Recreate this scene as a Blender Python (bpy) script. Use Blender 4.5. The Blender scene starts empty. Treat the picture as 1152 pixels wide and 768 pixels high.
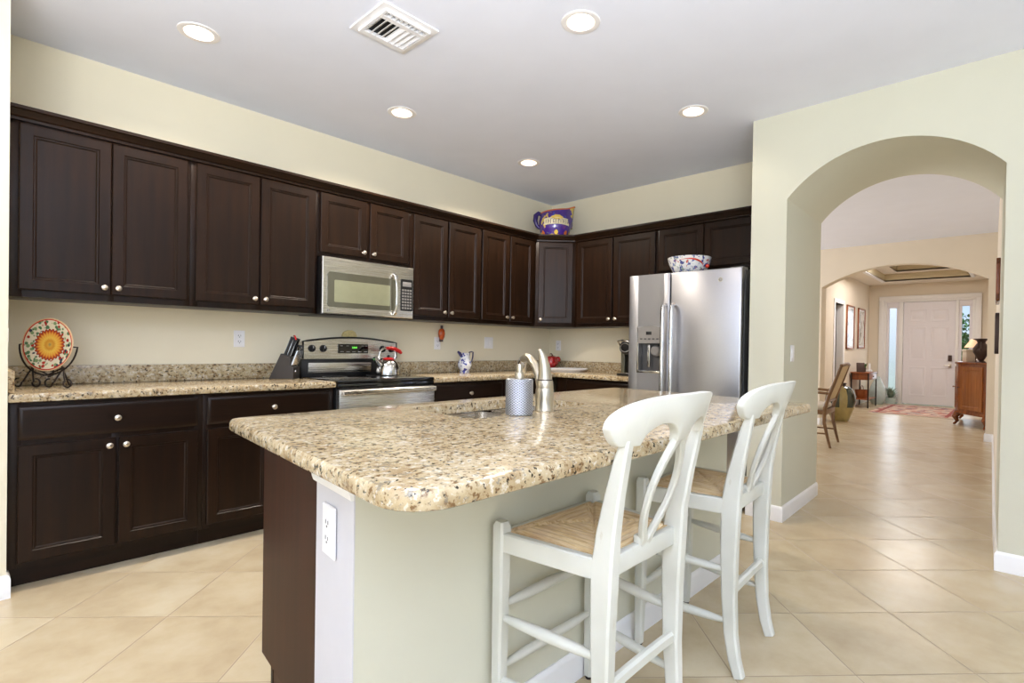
import bpy, bmesh, math, random
from mathutils import Vector, Matrix
random.seed(7)
PI = math.pi
SC = bpy.context.scene
COL = SC.collection

# ---------------------------------------------------------------- camera
cam_data = bpy.data.cameras.new('camera'); cam = bpy.data.objects.new('camera', cam_data); COL.objects.link(cam)
cam_data.sensor_fit = 'HORIZONTAL'; cam_data.sensor_width = 36.0
cam_data.lens = 36.0 * 598.74 / 1152
cam_data.shift_x = -(602.93 - 576) / 1152
cam_data.shift_y = (395.06 - 384) / 1152
cam_data.clip_start = 0.05; cam_data.clip_end = 300
def _cam():
    a, b, g = [math.radians(v) for v in (42.434, -0.474, 0.9354)]
    F = Vector((math.cos(a)*math.cos(b), math.sin(a)*math.cos(b), math.sin(b)))
    R0 = Vector((math.sin(a), -math.cos(a), 0)); U0 = R0.cross(F)
    R = R0*math.cos(g) + U0*math.sin(g); U = R.cross(F)
    M = Matrix((R, U, -F)).transposed().to_4x4()
    M.translation = Vector((-4.6235, -4.0128, 1.1662))
    return M
cam.matrix_world = _cam()
SC.camera = cam

# ---------------------------------------------------------------- world, light, exposure
SC.view_settings.view_transform = 'Standard'; SC.view_settings.look = 'None'
SC.view_settings.exposure = 0.24; SC.view_settings.gamma = 1.0; SC.view_settings.use_curve_mapping = False
W = bpy.data.worlds.new('world'); SC.world = W; W.use_nodes = True
def _world():
    nt = W.node_tree; nt.nodes.clear()
    out = nt.nodes.new('ShaderNodeOutputWorld'); bg = nt.nodes.new('ShaderNodeBackground')
    tc = nt.nodes.new('ShaderNodeTexCoord'); sx = nt.nodes.new('ShaderNodeSeparateXYZ'); rp = nt.nodes.new('ShaderNodeValToRGB')
    rp.color_ramp.elements[0].position = 0.0; rp.color_ramp.elements[0].color = (0.75, 0.86, 1.0, 1)
    rp.color_ramp.elements[1].position = 0.5; rp.color_ramp.elements[1].color = (0.16, 0.40, 0.95, 1)
    e = rp.color_ramp.elements.new(0.12); e.color = (0.42, 0.66, 1.0, 1)
    nt.links.new(tc.outputs['Generated'], sx.inputs[0]); nt.links.new(sx.outputs['Z'], rp.inputs[0])
    nt.links.new(rp.outputs[0], bg.inputs[0]); bg.inputs[1].default_value = 1.0
    nt.links.new(bg.outputs[0], out.inputs[0])
_world()
def area(name, loc, to, sx, sy, power, color):
    d = bpy.data.lights.new(name, 'AREA'); d.shape = 'RECTANGLE'; d.size = sx; d.size_y = sy
    d.energy = power; d.color = color
    o = bpy.data.objects.new(name, d); COL.objects.link(o); o.location = loc
    o.rotation_euler = (Vector(to) - Vector(loc)).to_track_quat('-Z', 'Y').to_euler()
    return o
COOL = (0.84, 0.92, 1.0); NEUT = (1.0, 0.97, 0.92); WARM = (1.0, 0.89, 0.76)
_s = bpy.data.lights.new('sun', 'SUN'); _s.energy = 2.6; _s.color = (1.0, 0.97, 0.92); _s.angle = 0.01
_so = bpy.data.objects.new('sun', _s); COL.objects.link(_so); _so.rotation_euler = Vector((0.62, 0.15, -0.80)).to_track_quat('-Z', 'Y').to_euler()
# daylight entering through the openings behind the camera and in the rooms beyond
area('daylight_rear', (-6.0, -8.45, 1.35), (-5.2, 0, 1.35), 3.4, 2.3, 26, COOL)
area('daylight_left', (-9.45, -4.4, 1.35), (0, -4.4, 1.35), 5.6, 2.3, 22, (0.74, 0.86, 1.0))
area('daylight_dining', (2.6, 2.35, 1.3), (2.6, -4, 1.3), 3.6, 2.2, 118, (0.98, 0.96, 1.0))
area('daylight_entry_left', (10.04, -1.78, 1.2), (0, -1.78, 1.2), 0.3, 1.9, 3.2, COOL)
area('daylight_entry_right', (10.04, -3.10, 1.2), (0, -3.10, 1.2), 0.25, 1.9, 2.2, COOL)
area('foyer_fill_light', (7.4, -2.45, 2.9), (7.4, -2.45, 0), 1.0, 0.8, 44, (1.0, 0.96, 0.95))  # unseen fill light added to brighten the foyer, no fixture there

area('fill_light_up', (-6.0, -5.0, 1.2), (-6.0, -5.0, 3), 3.2, 3.2, 370, (0.80, 0.88, 1.0))  # unseen fill light added behind the camera to brighten the ceiling
area('fill_light_forward', (-6.0, -5.2, 1.7), (-2.6, -1.4, 3.8), 1.2, 1.2, 20, (0.88, 0.93, 1.0)).data.spread = math.radians(85)  # second added fill light, aimed at the far ceiling and upper walls

# ---------------------------------------------------------------- materials
def S(r, g, b):
    def f(c):
        c /= 255.0
        return c/12.92 if c <= 0.04045 else ((c+0.055)/1.055)**2.4
    return (f(r), f(g), f(b), 1.0)
def new_mat(name):
    m = bpy.data.materials.new(name); m.use_nodes = True
    nt = m.node_tree; p = nt.nodes['Principled BSDF']
    return m, nt, p
def N(nt, t, **kw):
    n = nt.nodes.new(t)
    for k, v in kw.items(): setattr(n, k, v)
    return n
def coords(nt, scale=(1, 1, 1), rot=(0, 0, 0), loc=(0, 0, 0)):
    tc = N(nt, 'ShaderNodeTexCoord'); mp = N(nt, 'ShaderNodeMapping')
    mp.inputs['Scale'].default_value = scale; mp.inputs['Rotation'].default_value = rot; mp.inputs['Location'].default_value = loc
    nt.links.new(tc.outputs['Object'], mp.inputs[0]); return mp.outputs[0]
def noise(nt, vec, scale, detail=2, rough=0.5):
    n = N(nt, 'ShaderNodeTexNoise'); n.inputs['Scale'].default_value = scale; n.inputs['Detail'].default_value = detail
    n.inputs['Roughness'].default_value = rough; nt.links.new(vec, n.inputs['Vector']); return n.outputs['Fac']
def ramp(nt, fac, stops, interp='LINEAR'):
    r = N(nt, 'ShaderNodeValToRGB'); r.color_ramp.interpolation = interp; el = r.color_ramp.elements
    el[0].position, el[0].color = stops[0]; el[1].position, el[1].color = stops[-1]
    for p, c in stops[1:-1]:
        e = el.new(p); e.color = c
    nt.links.new(fac, r.inputs[0]); return r.outputs[0]
def mix(nt, fac, a, b, mode='MIX'):
    m = N(nt, 'ShaderNodeMix'); m.data_type = 'RGBA'; m.blend_type = mode
    for i, v in ((0, fac), (6, a), (7, b)):
        if isinstance(v, (int, float)): m.inputs[i].default_value = v
        elif isinstance(v, tuple): m.inputs[i].default_value = v
        else: nt.links.new(v, m.inputs[i])
    return m.outputs[2]
def math_(nt, op, a, b=None):
    m = N(nt, 'ShaderNodeMath', operation=op)
    for i, v in enumerate((a, b)):
        if v is None: continue
        if isinstance(v, (int, float)): m.inputs[i].default_value = v
        else: nt.links.new(v, m.inputs[i])
    return m.outputs[0]
def bump(nt, p, h, strength=0.2, dist=0.002):
    b = N(nt, 'ShaderNodeBump'); b.inputs['Strength'].default_value = strength; b.inputs['Distance'].default_value = dist
    nt.links.new(h, b.inputs['Height']); nt.links.new(b.outputs[0], p.inputs['Normal'])
BW = lambda v: (v, v, v, 1)
def plain(name, col, rough=0.5, metal=0.0, var=0.06, scale=18, spec=0.5, coat=0.0, bmp=0.0, bscale=200):
    m, nt, p = new_mat(name); v = coords(nt)
    f = noise(nt, v, scale, 3)
    dk = tuple(c*(1-var) for c in col[:3]) + (1,); lt = tuple(min(1, c*(1+var)) for c in col[:3]) + (1,)
    nt.links.new(ramp(nt, f, [(0.3, dk), (0.7, lt)]), p.inputs['Base Color'])
    p.inputs['Roughness'].default_value = rough; p.inputs['Metallic'].default_value = metal
    p.inputs['Specular IOR Level'].default_value = spec; p.inputs['Coat Weight'].default_value = coat
    p.inputs['Coat Roughness'].default_value = 0.08
    if bmp: bump(nt, p, noise(nt, v, bscale, 2), bmp, 0.001)
    return m
def emit(name, col, strength):
    m, nt, p = new_mat(name); p.inputs['Base Color'].default_value = col
    p.inputs['Emission Color'].default_value = col; p.inputs['Emission Strength'].default_value = strength
    return m
def glass(name, tint=(1, 1, 1, 1)):
    m, nt, p = new_mat(name); nt.nodes.remove(p); out = nt.nodes['Material Output']
    t = N(nt, 'ShaderNodeBsdfTransparent'); t.inputs[0].default_value = tint
    g = N(nt, 'ShaderNodeBsdfGlossy'); g.inputs['Roughness'].default_value = 0.02
    fr = N(nt, 'ShaderNodeFresnel'); fr.inputs[0].default_value = 1.45
    mx = N(nt, 'ShaderNodeMixShader')
    nt.links.new(fr.outputs[0], mx.inputs[0]); nt.links.new(t.outputs[0], mx.inputs[1]); nt.links.new(g.outputs[0], mx.inputs[2])
    nt.links.new(mx.outputs[0], out.inputs[0]); return m

def floor_mat():
    m, nt, p = new_mat('floor_tile')
    T = 0.45
    v = coords(nt)
    mp = N(nt, 'ShaderNodeMapping'); mp.vector_type = 'TEXTURE'
    mp.inputs['Location'].default_value = (-1.782, -3.589, 0); mp.inputs['Rotation'].default_value = (0, 0, math.radians(45)); mp.inputs['Scale'].default_value = (T, T, T)
    nt.links.new(v, mp.inputs[0])
    s = N(nt, 'ShaderNodeSeparateXYZ'); nt.links.new(mp.outputs[0], s.inputs[0])
    def edge(o):
        f = math_(nt, 'FRACT', o); a = math_(nt, 'MINIMUM', f, math_(nt, 'SUBTRACT', 1.0, f)); return a
    e = math_(nt, 'MINIMUM', edge(s.outputs['X']), edge(s.outputs['Y']))
    g = ramp(nt, e, [(0.005, BW(1)), (0.010, BW(0))])
    fl = N(nt, 'ShaderNodeVectorMath', operation='FLOOR'); nt.links.new(mp.outputs[0], fl.inputs[0])
    wn = N(nt, 'ShaderNodeTexWhiteNoise'); nt.links.new(fl.outputs[0], wn.inputs['Vector'])
    ad = N(nt, 'ShaderNodeVectorMath', operation='MULTIPLY_ADD'); nt.links.new(fl.outputs[0], ad.inputs[0]); ad.inputs[1].default_value = (7.3, 3.1, 0); nt.links.new(v, ad.inputs[2])
    c1 = noise(nt, ad.outputs[0], 3.2, 6, 0.6)
    base = ramp(nt, c1, [(0.32, S(191, 172, 140)), (0.5, S(202, 185, 153)), (0.68, S(210, 196, 167))])
    tint = ramp(nt, wn.outputs['Value'], [(0, S(243, 240, 236)), (1, S(255, 255, 255))])
    base = mix(nt, 1.0, base, tint, 'MULTIPLY')
    colr = mix(nt, g, base, S(166, 147, 118))
    nt.links.new(colr, p.inputs['Base Color'])
    nt.links.new(ramp(nt, g, [(0, BW(0.27)), (1, BW(0.7))]), p.inputs['Roughness'])
    p.inputs['Specular IOR Level'].default_value = 0.45
    bump(nt, p, math_(nt, 'SUBTRACT', math_(nt, 'MULTIPLY', c1, 0.15), g), 0.25, 0.002)
    return m
def granite_mat():
    m, nt, p = new_mat('granite'); v = coords(nt)
    a = noise(nt, v, 14, 5, 0.6); b = noise(nt, v, 55, 4, 0.65); c = noise(nt, coords(nt, loc=(5, 3, 1)), 75, 3, 0.6); d = noise(nt, coords(nt, loc=(2, 9, 4)), 38, 4, 0.7)
    base = ramp(nt, a, [(0.30, S(158, 133, 97)), (0.48, S(180, 160, 124)), (0.60, S(193, 175, 143)), (0.75, S(172, 151, 112))])
    base = mix(nt, ramp(nt, b, [(0.55, BW(0)), (0.62, BW(0.8))]), base, S(208, 199, 181))
    base = mix(nt, ramp(nt, b, [(0.36, BW(0.95)), (0.44, BW(0))]), base, S(114, 85, 52))
    base = mix(nt, ramp(nt, d, [(0.36, BW(0.85)), (0.42, BW(0))]), base, S(128, 120, 104))
    base = mix(nt, ramp(nt, c, [(0.355, BW(1)), (0.405, BW(0))]), base, S(50, 42, 32))
    nt.links.new(base, p.inputs['Base Color'])
    p.inputs['Roughness'].default_value = 0.13; p.inputs['Specular IOR Level'].default_value = 0.5
    return m
def wood_mat(name, c0, c1, rough=0.35, coat=0.3, axis=2, freq=30, spec=0.4):
    m, nt, p = new_mat(name)
    sc = [freq, freq, freq]; sc[axis] = freq*0.06
    f = noise(nt, coords(nt, scale=tuple(sc)), 1.0, 4, 0.6); f2 = noise(nt, coords(nt), 2.5, 3)
    base = ramp(nt, f, [(0.3, c0), (0.7, c1)])
    base = mix(nt, ramp(nt, f2, [(0.35, BW(0)), (0.65, BW(0.45))]), base, tuple(x*0.7 for x in c0[:3]) + (1,))
    nt.links.new(base, p.inputs['Base Color'])
    p.inputs['Roughness'].default_value = rough; p.inputs['Coat Weight'].default_value = coat; p.inputs['Coat Roughness'].default_value = 0.18
    p.inputs['Specular IOR Level'].default_value = spec
    bump(nt, p, f, 0.04, 0.001)
    return m
def steel_mat(name, col, rough=0.28, axis=0, amt=0.04):
    m, nt, p = new_mat(name)
    sc = [400, 400, 400]; sc[axis] = 3
    f = noise(nt, coords(nt, scale=tuple(sc)), 1.0, 2)
    nt.links.new(ramp(nt, f, [(0.3, tuple(c*0.92 for c in col[:3]) + (1,)), (0.7, col)]), p.inputs['Base Color'])
    nt.links.new(ramp(nt, f, [(0.2, BW(rough - amt*0.5)), (0.8, BW(rough + amt*0.5))]), p.inputs['Roughness'])
    p.inputs['Metallic'].default_value = 1.0
    return m
def distressed_mat():
    m, nt, p = new_mat('white_distressed_paint')
    f = noise(nt, coords(nt, scale=(9, 9, 3)), 2.2, 7, 0.7); f2 = noise(nt, coords(nt), 3, 3)
    base = ramp(nt, f2, [(0.35, S(202, 201, 189)), (0.65, S(220, 219, 209))])
    base = mix(nt, ramp(nt, f, [(0.27, BW(0.75)), (0.36, BW(0))]), base, S(188, 176, 150))
    nt.links.new(base, p.inputs['Base Color']); p.inputs['Roughness'].default_value = 0.42
    bump(nt, p, f, 0.08, 0.002); return m
def rush_mat():
    m, nt, p = new_mat('rush_weave'); v = coords(nt)
    s = N(nt, 'ShaderNodeSeparateXYZ'); nt.links.new(v, s.inputs[0])
    ax = math_(nt, 'ABSOLUTE', s.outputs['X']); ay = math_(nt, 'MULTIPLY', math_(nt, 'ABSOLUTE', s.outputs['Y']), 1.15)
    mx_ = math_(nt, 'MAXIMUM', ax, ay); side = math_(nt, 'GREATER_THAN', ax, ay)
    cb = N(nt, 'ShaderNodeCombineXYZ'); nt.links.new(math_(nt, 'MULTIPLY', mx_, 110.0), cb.inputs[0]); nt.links.new(math_(nt, 'MULTIPLY', math_(nt, 'MINIMUM', ax, ay), 9.0), cb.inputs[1]); nt.links.new(math_(nt, 'MULTIPLY', side, 7.0), cb.inputs[2])
    f = noise(nt, cb.outputs[0], 1.0, 3, 0.6)
    base = ramp(nt, f, [(0.25, S(182, 142, 92)), (0.45, S(224, 194, 142)), (0.6, S(240, 218, 178)), (0.78, S(214, 174, 120))])
    big = noise(nt, v, 14, 2)
    base = mix(nt, ramp(nt, big, [(0.4, BW(0)), (0.7, BW(0.4))]), base, S(206, 172, 150))
    nt.links.new(base, p.inputs['Base Color']); p.inputs['Roughness'].default_value = 0.6; return m
def ceramic_pattern(name, base, layers, rough=0.15, loc=(0, 0, 0)):
    """glazed ceramic with painted blots: layers = [(scale, low, colour, seed)]"""
    m, nt, p = new_mat(name); c = base
    for sc_, lo, colr, seed in layers:
        f = noise(nt, coords(nt, loc=(seed, seed*1.7, seed*0.6)), sc_, 3, 0.55)
        msk = ramp(nt, f, [(lo, BW(0)), (lo + 0.025, BW(1))]); c = mix(nt, msk, c, colr)
    nt.links.new(c, p.inputs['Base Color']) if not isinstance(c, tuple) else None
    p.inputs['Roughness'].default_value = rough; p.inputs['Coat Weight'].default_value = 0.5; return m
def plate_mat():
    m, nt, p = new_mat('painted_sunflower_plate'); v = coords(nt)
    s = N(nt, 'ShaderNodeSeparateXYZ'); nt.links.new(v, s.inputs[0])
    x, z = s.outputs['X'], s.outputs['Z']
    r = math_(nt, 'SQRT', math_(nt, 'ADD', math_(nt, 'MULTIPLY', x, x), math_(nt, 'MULTIPLY', z, z)))
    th = math_(nt, 'ARCTAN2', z, x)
    wob = math_(nt, 'MULTIPLY', math_(nt, 'SINE', math_(nt, 'MULTIPLY', th, 26.0)), 0.006)
    rr = math_(nt, 'MULTIPLY', math_(nt, 'ADD', r, wob), 1/0.152)
    cen = ramp(nt, rr, [(0.0, S(120, 120, 90)), (0.07, S(226, 178, 70)), (0.17, S(205, 130, 40)), (0.24, S(236, 196, 84)), (0.42, S(228, 160, 60)), (0.50, S(190, 80, 40)), (0.585, S(120, 40, 40)), (0.60, S(226, 218, 196))])
    vo = N(nt, 'ShaderNodeTexVoronoi'); vo.inputs['Scale'].default_value = 52; nt.links.new(coords(nt, scale=(1, 1, 1)), vo.inputs['Vector'])
    sp = N(nt, 'ShaderNodeSeparateColor'); nt.links.new(vo.outputs['Color'], sp.inputs[0])
    leaf = ramp(nt, sp.outputs[0], [(0.0, S(80, 118, 84)), (0.34, S(46, 58, 74)), (0.46, S(222, 214, 190)), (0.70, S(120, 146, 104)), (0.86, S(168, 44, 40)), (1.0, S(168, 44, 40))], 'CONSTANT')
    leaf = mix(nt, ramp(nt, vo.outputs['Distance'], [(0.45, BW(0)), (0.62, BW(1))]), leaf, S(222, 214, 190))
    r0 = math_(nt, 'MULTIPLY', r, 1/0.152)
    inb = ramp(nt, r0, [(0.0, BW(0)), (0.60, BW(1)), (1.0, BW(1))], 'CONSTANT')
    c = mix(nt, inb, cen, leaf)
    rim = ramp(nt, r0, [(0.0, S(188, 52, 40)), (0.955, S(206, 176, 140)), (1.0, S(206, 176, 140))], 'CONSTANT')
    c = mix(nt, ramp(nt, r0, [(0.0, BW(0)), (0.915, BW(1)), (1.0, BW(1))], 'CONSTANT'), c, rim)
    nt.links.new(c, p.inputs['Base Color']); p.inputs['Roughness'].default_value = 0.2; p.inputs['Coat Weight'].default_value = 0.3; return m
def rug_mat():
    m, nt, p = new_mat('persian_rug'); v = coords(nt)
    vo = N(nt, 'ShaderNodeTexVoronoi'); vo.inputs['Scale'].default_value = 9; nt.links.new(v, vo.inputs['Vector'])
    sp = N(nt, 'ShaderNodeSeparateColor'); nt.links.new(vo.outputs['Color'], sp.inputs[0])
    c = ramp(nt, sp.outputs[0], [(0, S(206, 178, 160)), (0.35, S(176, 104, 92)), (0.55, S(214, 192, 172)), (0.8, S(150, 130, 130)), (1, S(206, 170, 150))], 'CONSTANT')
    nt.links.new(c, p.inputs['Base Color']); p.inputs['Roughness'].default_value = 0.9; return m
def perforated_mat():
    m, nt, p = new_mat('patterned_metal'); v = coords(nt)
    s = N(nt, 'ShaderNodeSeparateXYZ'); nt.links.new(v, s.inputs[0])
    th = math_(nt, 'MULTIPLY', math_(nt, 'ARCTAN2', s.outputs['Y'], s.outputs['X']), 24/(2*PI)); zz = math_(nt, 'MULTIPLY', s.outputs['Z'], 110.0)
    a = math_(nt, 'SINE', math_(nt, 'MULTIPLY', math_(nt, 'ADD', th, zz), PI)); b = math_(nt, 'SINE', math_(nt, 'MULTIPLY', math_(nt, 'SUBTRACT', th, zz), PI))
    f = math_(nt, 'MULTIPLY', math_(nt, 'ABSOLUTE', a), math_(nt, 'ABSOLUTE', b))
    nt.links.new(ramp(nt, f, [(0.12, S(60, 62, 70)), (0.3, S(200, 202, 208)), (0.7, S(170, 172, 180))]), p.inputs['Base Color'])
    p.inputs['Metallic'].default_value = 0.75; p.inputs['Roughness'].default_value = 0.3
    bump(nt, p, f, 0.6, 0.002); return m

M = {}
M['wall'] = plain('cream_wall_paint', S(231, 221, 194), 0.7, var=0.012, scale=3, bmp=0.05, bscale=90)
M['wall_dimmed'] = plain('cream_wall_paint_dimmed', S(209, 206, 186), 0.7, var=0.012, scale=3, bmp=0.05, bscale=90)  # same cream paint, with the arch wall's dimmer light put into the colour
M['peach'] = plain('peach_wall_paint', S(230, 218, 198), 0.7, var=0.012, scale=3)
M['ceiling'] = plain('white_ceiling_paint', S(232, 235, 247), 0.8, var=0.012, scale=4, bmp=0.25, bscale=60)
M['tan'] = plain('tan_tray_paint', S(206, 192, 158), 0.7, var=0.02, scale=3)
M['end_white'] = plain('half_wall_end_white', S(206, 204, 208), 0.5, var=0.01)
M['trim'] = plain('white_trim_paint', S(240, 238, 236), 0.4, var=0.01)
M['floor'] = floor_mat()
M['granite'] = granite_mat()
M['espresso'] = wood_mat('espresso_wood', S(25, 14, 7), S(41, 24, 12), 0.33, 0.04, spec=0.2)
M['espresso_h'] = wood_mat('espresso_wood_horizontal', S(25, 14, 7), S(41, 24, 12), 0.33, 0.04, axis=0, spec=0.2)
M['espresso_panel'] = wood_mat('espresso_veneer', S(46, 19, 8), S(62, 28, 12), 0.42, 0.0, spec=0.15)
M['dark'] = plain('dark_recess', S(24, 17, 13), 0.6)
M['nickel'] = plain('satin_nickel', S(206, 196, 182), 0.28, 1.0, 0.03)
M['steel'] = steel_mat('brushed_stainless_steel', S(192, 192, 197), 0.34, 1)
M['steel_x'] = steel_mat('brushed_stainless_steel_horizontal', S(208, 202, 192), 0.27, 0)
M['steel_fine'] = plain('polished_steel', S(214, 212, 208), 0.15, 1.0, 0.03)
M['champagne'] = plain('champagne_nickel', S(196, 187, 170), 0.34, 1.0, 0.04)
M['black'] = plain('black_plastic', S(16, 15, 15), 0.4, 0, 0.1)
M['block'] = plain('charcoal_wood_block', S(56, 51, 47), 0.5, 0, 0.06)
M['black_glass'] = plain('black_glass', S(14, 14, 15), 0.04, 0, 0.05, coat=0.6)
M['oven_glass'] = plain('smoked_glass', S(92, 90, 76), 0.06, 0.3, 0.04, coat=0.5)
M['window_glass'] = plain('oven_window_screen', S(150, 150, 122), 0.08, 0.25, 0.04, coat=0.5)
M['grey_plastic'] = plain('dark_grey_plastic', S(74, 72, 72), 0.4, 0, 0.05)
M['silver_plastic'] = plain('silver_grey_plastic', S(150, 146, 142), 0.35, 0.4, 0.04)
M['white_plastic'] = plain('white_plastic', S(236, 234, 234), 0.3, 0, 0.01)
M['red'] = plain('red_plastic', S(198, 30, 30), 0.3, 0, 0.05)
M['green_led'] = emit('green_display_digits', (0.25, 0.9, 0.12, 1), 0.7)
M['lamp'] = emit('lit_lamp_lens', (1.0, 0.90, 0.72, 1), 14.0)
M['lamp_trim'] = plain('lamp_trim_white', S(242, 238, 236), 0.35, 0, 0.01)
M['baffle'] = plain('lamp_baffle', S(232, 206, 186), 0.4, 0, 0.02)
M['paint_white'] = distressed_mat()
M['rush'] = rush_mat()
M['iron'] = plain('wrought_iron', S(44, 34, 28), 0.45, 0.6, 0.1)
M['plate'] = plate_mat()
M['rug'] = rug_mat()
M['perf'] = perforated_mat()
M['chest_wood'] = wood_mat('cherry_wood', S(112, 52, 18), S(168, 92, 36), 0.25, 0.5)
M['chair_wood'] = wood_mat('walnut_chair_wood', S(104, 74, 44), S(140, 102, 62), 0.4, 0.2)
M['cane'] = plain('woven_cane', S(200, 176, 136), 0.6, 0, 0.12, 90)
M['cushion'] = plain('pale_cushion_fabric', S(222, 212, 196), 0.9, 0, 0.05, 60)
M['console_wood'] = wood_mat('console_wood', S(126, 64, 28), S(172, 98, 48), 0.35, 0.3)
M['door'] = plain('white_door_paint', S(236, 232, 236), 0.4, 0, 0.01)
M['pane'] = glass('clear_pane')
M['frost'] = plain('pale_blue_glass', S(190, 206, 204), 0.12, 0, 0.05, coat=0.4)
M['leaf'] = plain('shrub_leaves', S(70, 122, 50), 0.5, 0, 0.35, 6)
M['bark'] = plain('bark', S(90, 70, 52), 0.9, 0, 0.2)
M['grass'] = plain('lawn', S(96, 140, 66), 0.9, 0, 0.2)
M['bronze'] = plain('dark_bronze', S(78, 62, 58), 0.4, 0.5, 0.1)

# ---------------------------------------------------------------- mesh builder
class B:
    def __init__(s): s.bm = bmesh.new(); s.M = Matrix.Identity(4)
    def _merge(s, t, mi):
        t.verts.index_update(); vs = [s.bm.verts.new(s.M @ v.co) for v in t.verts]
        flip = s.M.determinant() < 0
        for f in t.faces:
            q = [vs[v.index] for v in f.verts]
            if flip: q.reverse()
            try: g = s.bm.faces.new(q)
            except ValueError: continue
            g.material_index = mi if mi is not None else f.material_index
        t.free()
    def box(s, x0, x1, y0, y1, z0, z1, bev=0.0, mi=0, seg=2):
        t = bmesh.new(); bmesh.ops.create_cube(t, size=1.0)
        x0, x1 = sorted((x0, x1)); y0, y1 = sorted((y0, y1)); z0, z1 = sorted((z0, z1))
        for v in t.verts:
            v.co = Vector(((x0+x1)/2 + v.co.x*(x1-x0), (y0+y1)/2 + v.co.y*(y1-y0), (z0+z1)/2 + v.co.z*(z1-z0)))
        if bev > 0:
            bev = min(bev, 0.49*min(x1-x0, y1-y0, z1-z0))
            bmesh.ops.bevel(t, geom=list(t.edges), offset=bev, segments=seg, profile=0.5, affect='EDGES')
        s._merge(t, mi); return s
    def lathe(s, prof, seg=24, c=(0, 0, 0), mi=0, sx=1.0, sy=1.0, axis='Z', mis=None):
        t = bmesh.new(); rings = []
        def P(r, a, z):
            x, y = r*math.cos(a)*sx, r*math.sin(a)*sy
            if axis == 'Z': q = (x, y, z)
            elif axis == 'Y': q = (x, -z, y)     # profile height runs toward -y
            else: q = (z, x, y)
            return Vector(q) + Vector(c)
        for r, z in prof:
            if r < 1e-6: rings.append([t.verts.new(P(0, 0, z))])
            else: rings.append([t.verts.new(P(r, 2*PI*k/seg, z)) for k in range(seg)])
        for i in range(len(rings)-1):
            a, b = rings[i], rings[i+1]; m_ = mi if mis is None else mis[i]
            for k in range(seg):
                k2 = (k+1) % seg
                if len(a) == 1 and len(b) == 1: continue
                if len(a) == 1: f = t.faces.new((a[0], b[k2], b[k]))
                elif len(b) == 1: f = t.faces.new((a[k], a[k2], b[0]))
                else: f = t.faces.new((a[k], a[k2], b[k2], b[k]))
                f.material_index = m_
        bmesh.ops.recalc_face_normals(t, faces=list(t.faces))
        s._merge(t, None); return s
    def tube(s, pts, r, seg=8, mi=0, closed=False, flat=1.0, side=None):
        pts = [Vector(p) for p in pts]; n = len(pts); rs = r if isinstance(r, (list, tuple)) else [r]*n
        t = bmesh.new(); rings = []; prev = None
        for i, p in enumerate(pts):
            if closed: tg = (pts[(i+1) % n] - pts[i-1])
            else: tg = pts[min(i+1, n-1)] - pts[max(i-1, 0)]
            tg.normalize()
            if prev is None:
                ref = Vector(side) if side else (Vector((0, 0, 1)) if abs(tg.z) < 0.9 else Vector((1, 0, 0)))
            else: ref = prev
            u = (ref - tg*ref.dot(tg)).normalized(); prev = u; w = tg.cross(u)
            rings.append([t.verts.new(p + (u*math.cos(2*PI*k/seg) + w*math.sin(2*PI*k/seg)*flat)*rs[i]) for k in range(seg)])
        m_ = n if closed else n-1
        for i in range(m_):
            a, b = rings[i], rings[(i+1) % n]
            for k in range(seg): t.faces.new((a[k], a[(k+1) % seg], b[(k+1) % seg], b[k]))
        if not closed: t.faces.new(rings[0][::-1]); t.faces.new(rings[-1])
        bmesh.ops.recalc_face_normals(t, faces=list(t.faces)); s._merge(t, mi); return s
    def bar(s, pts, w, d, side=(1, 0, 0), mi=0, bev=0.004):
        """rectangular section swept along pts; w along side, d across"""
        pts = [Vector(p) for p in pts]; n = len(pts); sd = Vector(side)
        ws = w if isinstance(w, (list, tuple)) else [w]*n; ds = d if isinstance(d, (list, tuple)) else [d]*n
        t = bmesh.new(); rings = []
        for i, p in enumerate(pts):
            tg = (pts[min(i+1, n-1)] - pts[max(i-1, 0)]).normalized()
            u = (sd - tg*sd.dot(tg)).normalized(); v = tg.cross(u); a, b = ws[i]/2, ds[i]/2; c = min(bev, a*0.6, b*0.6)
            q = [(-a+c, -b), (a-c, -b), (a, -b+c), (a, b-c), (a-c, b), (-a+c, b), (-a, b-c), (-a, -b+c)]
            rings.append([t.verts.new(p + u*x + v*y) for x, y in q])
        for i in range(n-1):
            a, b = rings[i], rings[i+1]
            for k in range(8): t.faces.new((a[k], a[(k+1) % 8], b[(k+1) % 8], b[k]))
        t.faces.new(rings[0][::-1]); t.faces.new(rings[-1])
        bmesh.ops.recalc_face_normals(t, faces=list(t.faces)); s._merge(t, mi); return s
    def loft(s, A, Bv, mi=0, bev=0.0):
        """closed solid between two point loops of equal count"""
        t = bmesh.new(); a = [t.verts.new(p) for p in A]; b = [t.verts.new(p) for p in Bv]; n = len(a)
        t.faces.new(a); t.faces.new(b[::-1])
        for k in range(n): t.faces.new((a[k], b[k], b[(k+1) % n], a[(k+1) % n]))
        bmesh.ops.recalc_face_normals(t, faces=list(t.faces))
        if bev: bmesh.ops.bevel(t, geom=list(t.edges), offset=bev, segments=2, profile=0.5, affect='EDGES')
        s._merge(t, mi); return s
    def prism(s, pts, plane, a0, a1, mi=0, bev=0.0):
        f = {'xy': lambda u, v, a: (u, v, a), 'xz': lambda u, v, a: (u, a, v), 'yz': lambda u, v, a: (a, u, v)}[plane]
        return s.loft([f(u, v, a0) for u, v in pts], [f(u, v, a1) for u, v in pts], mi, bev)
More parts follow.
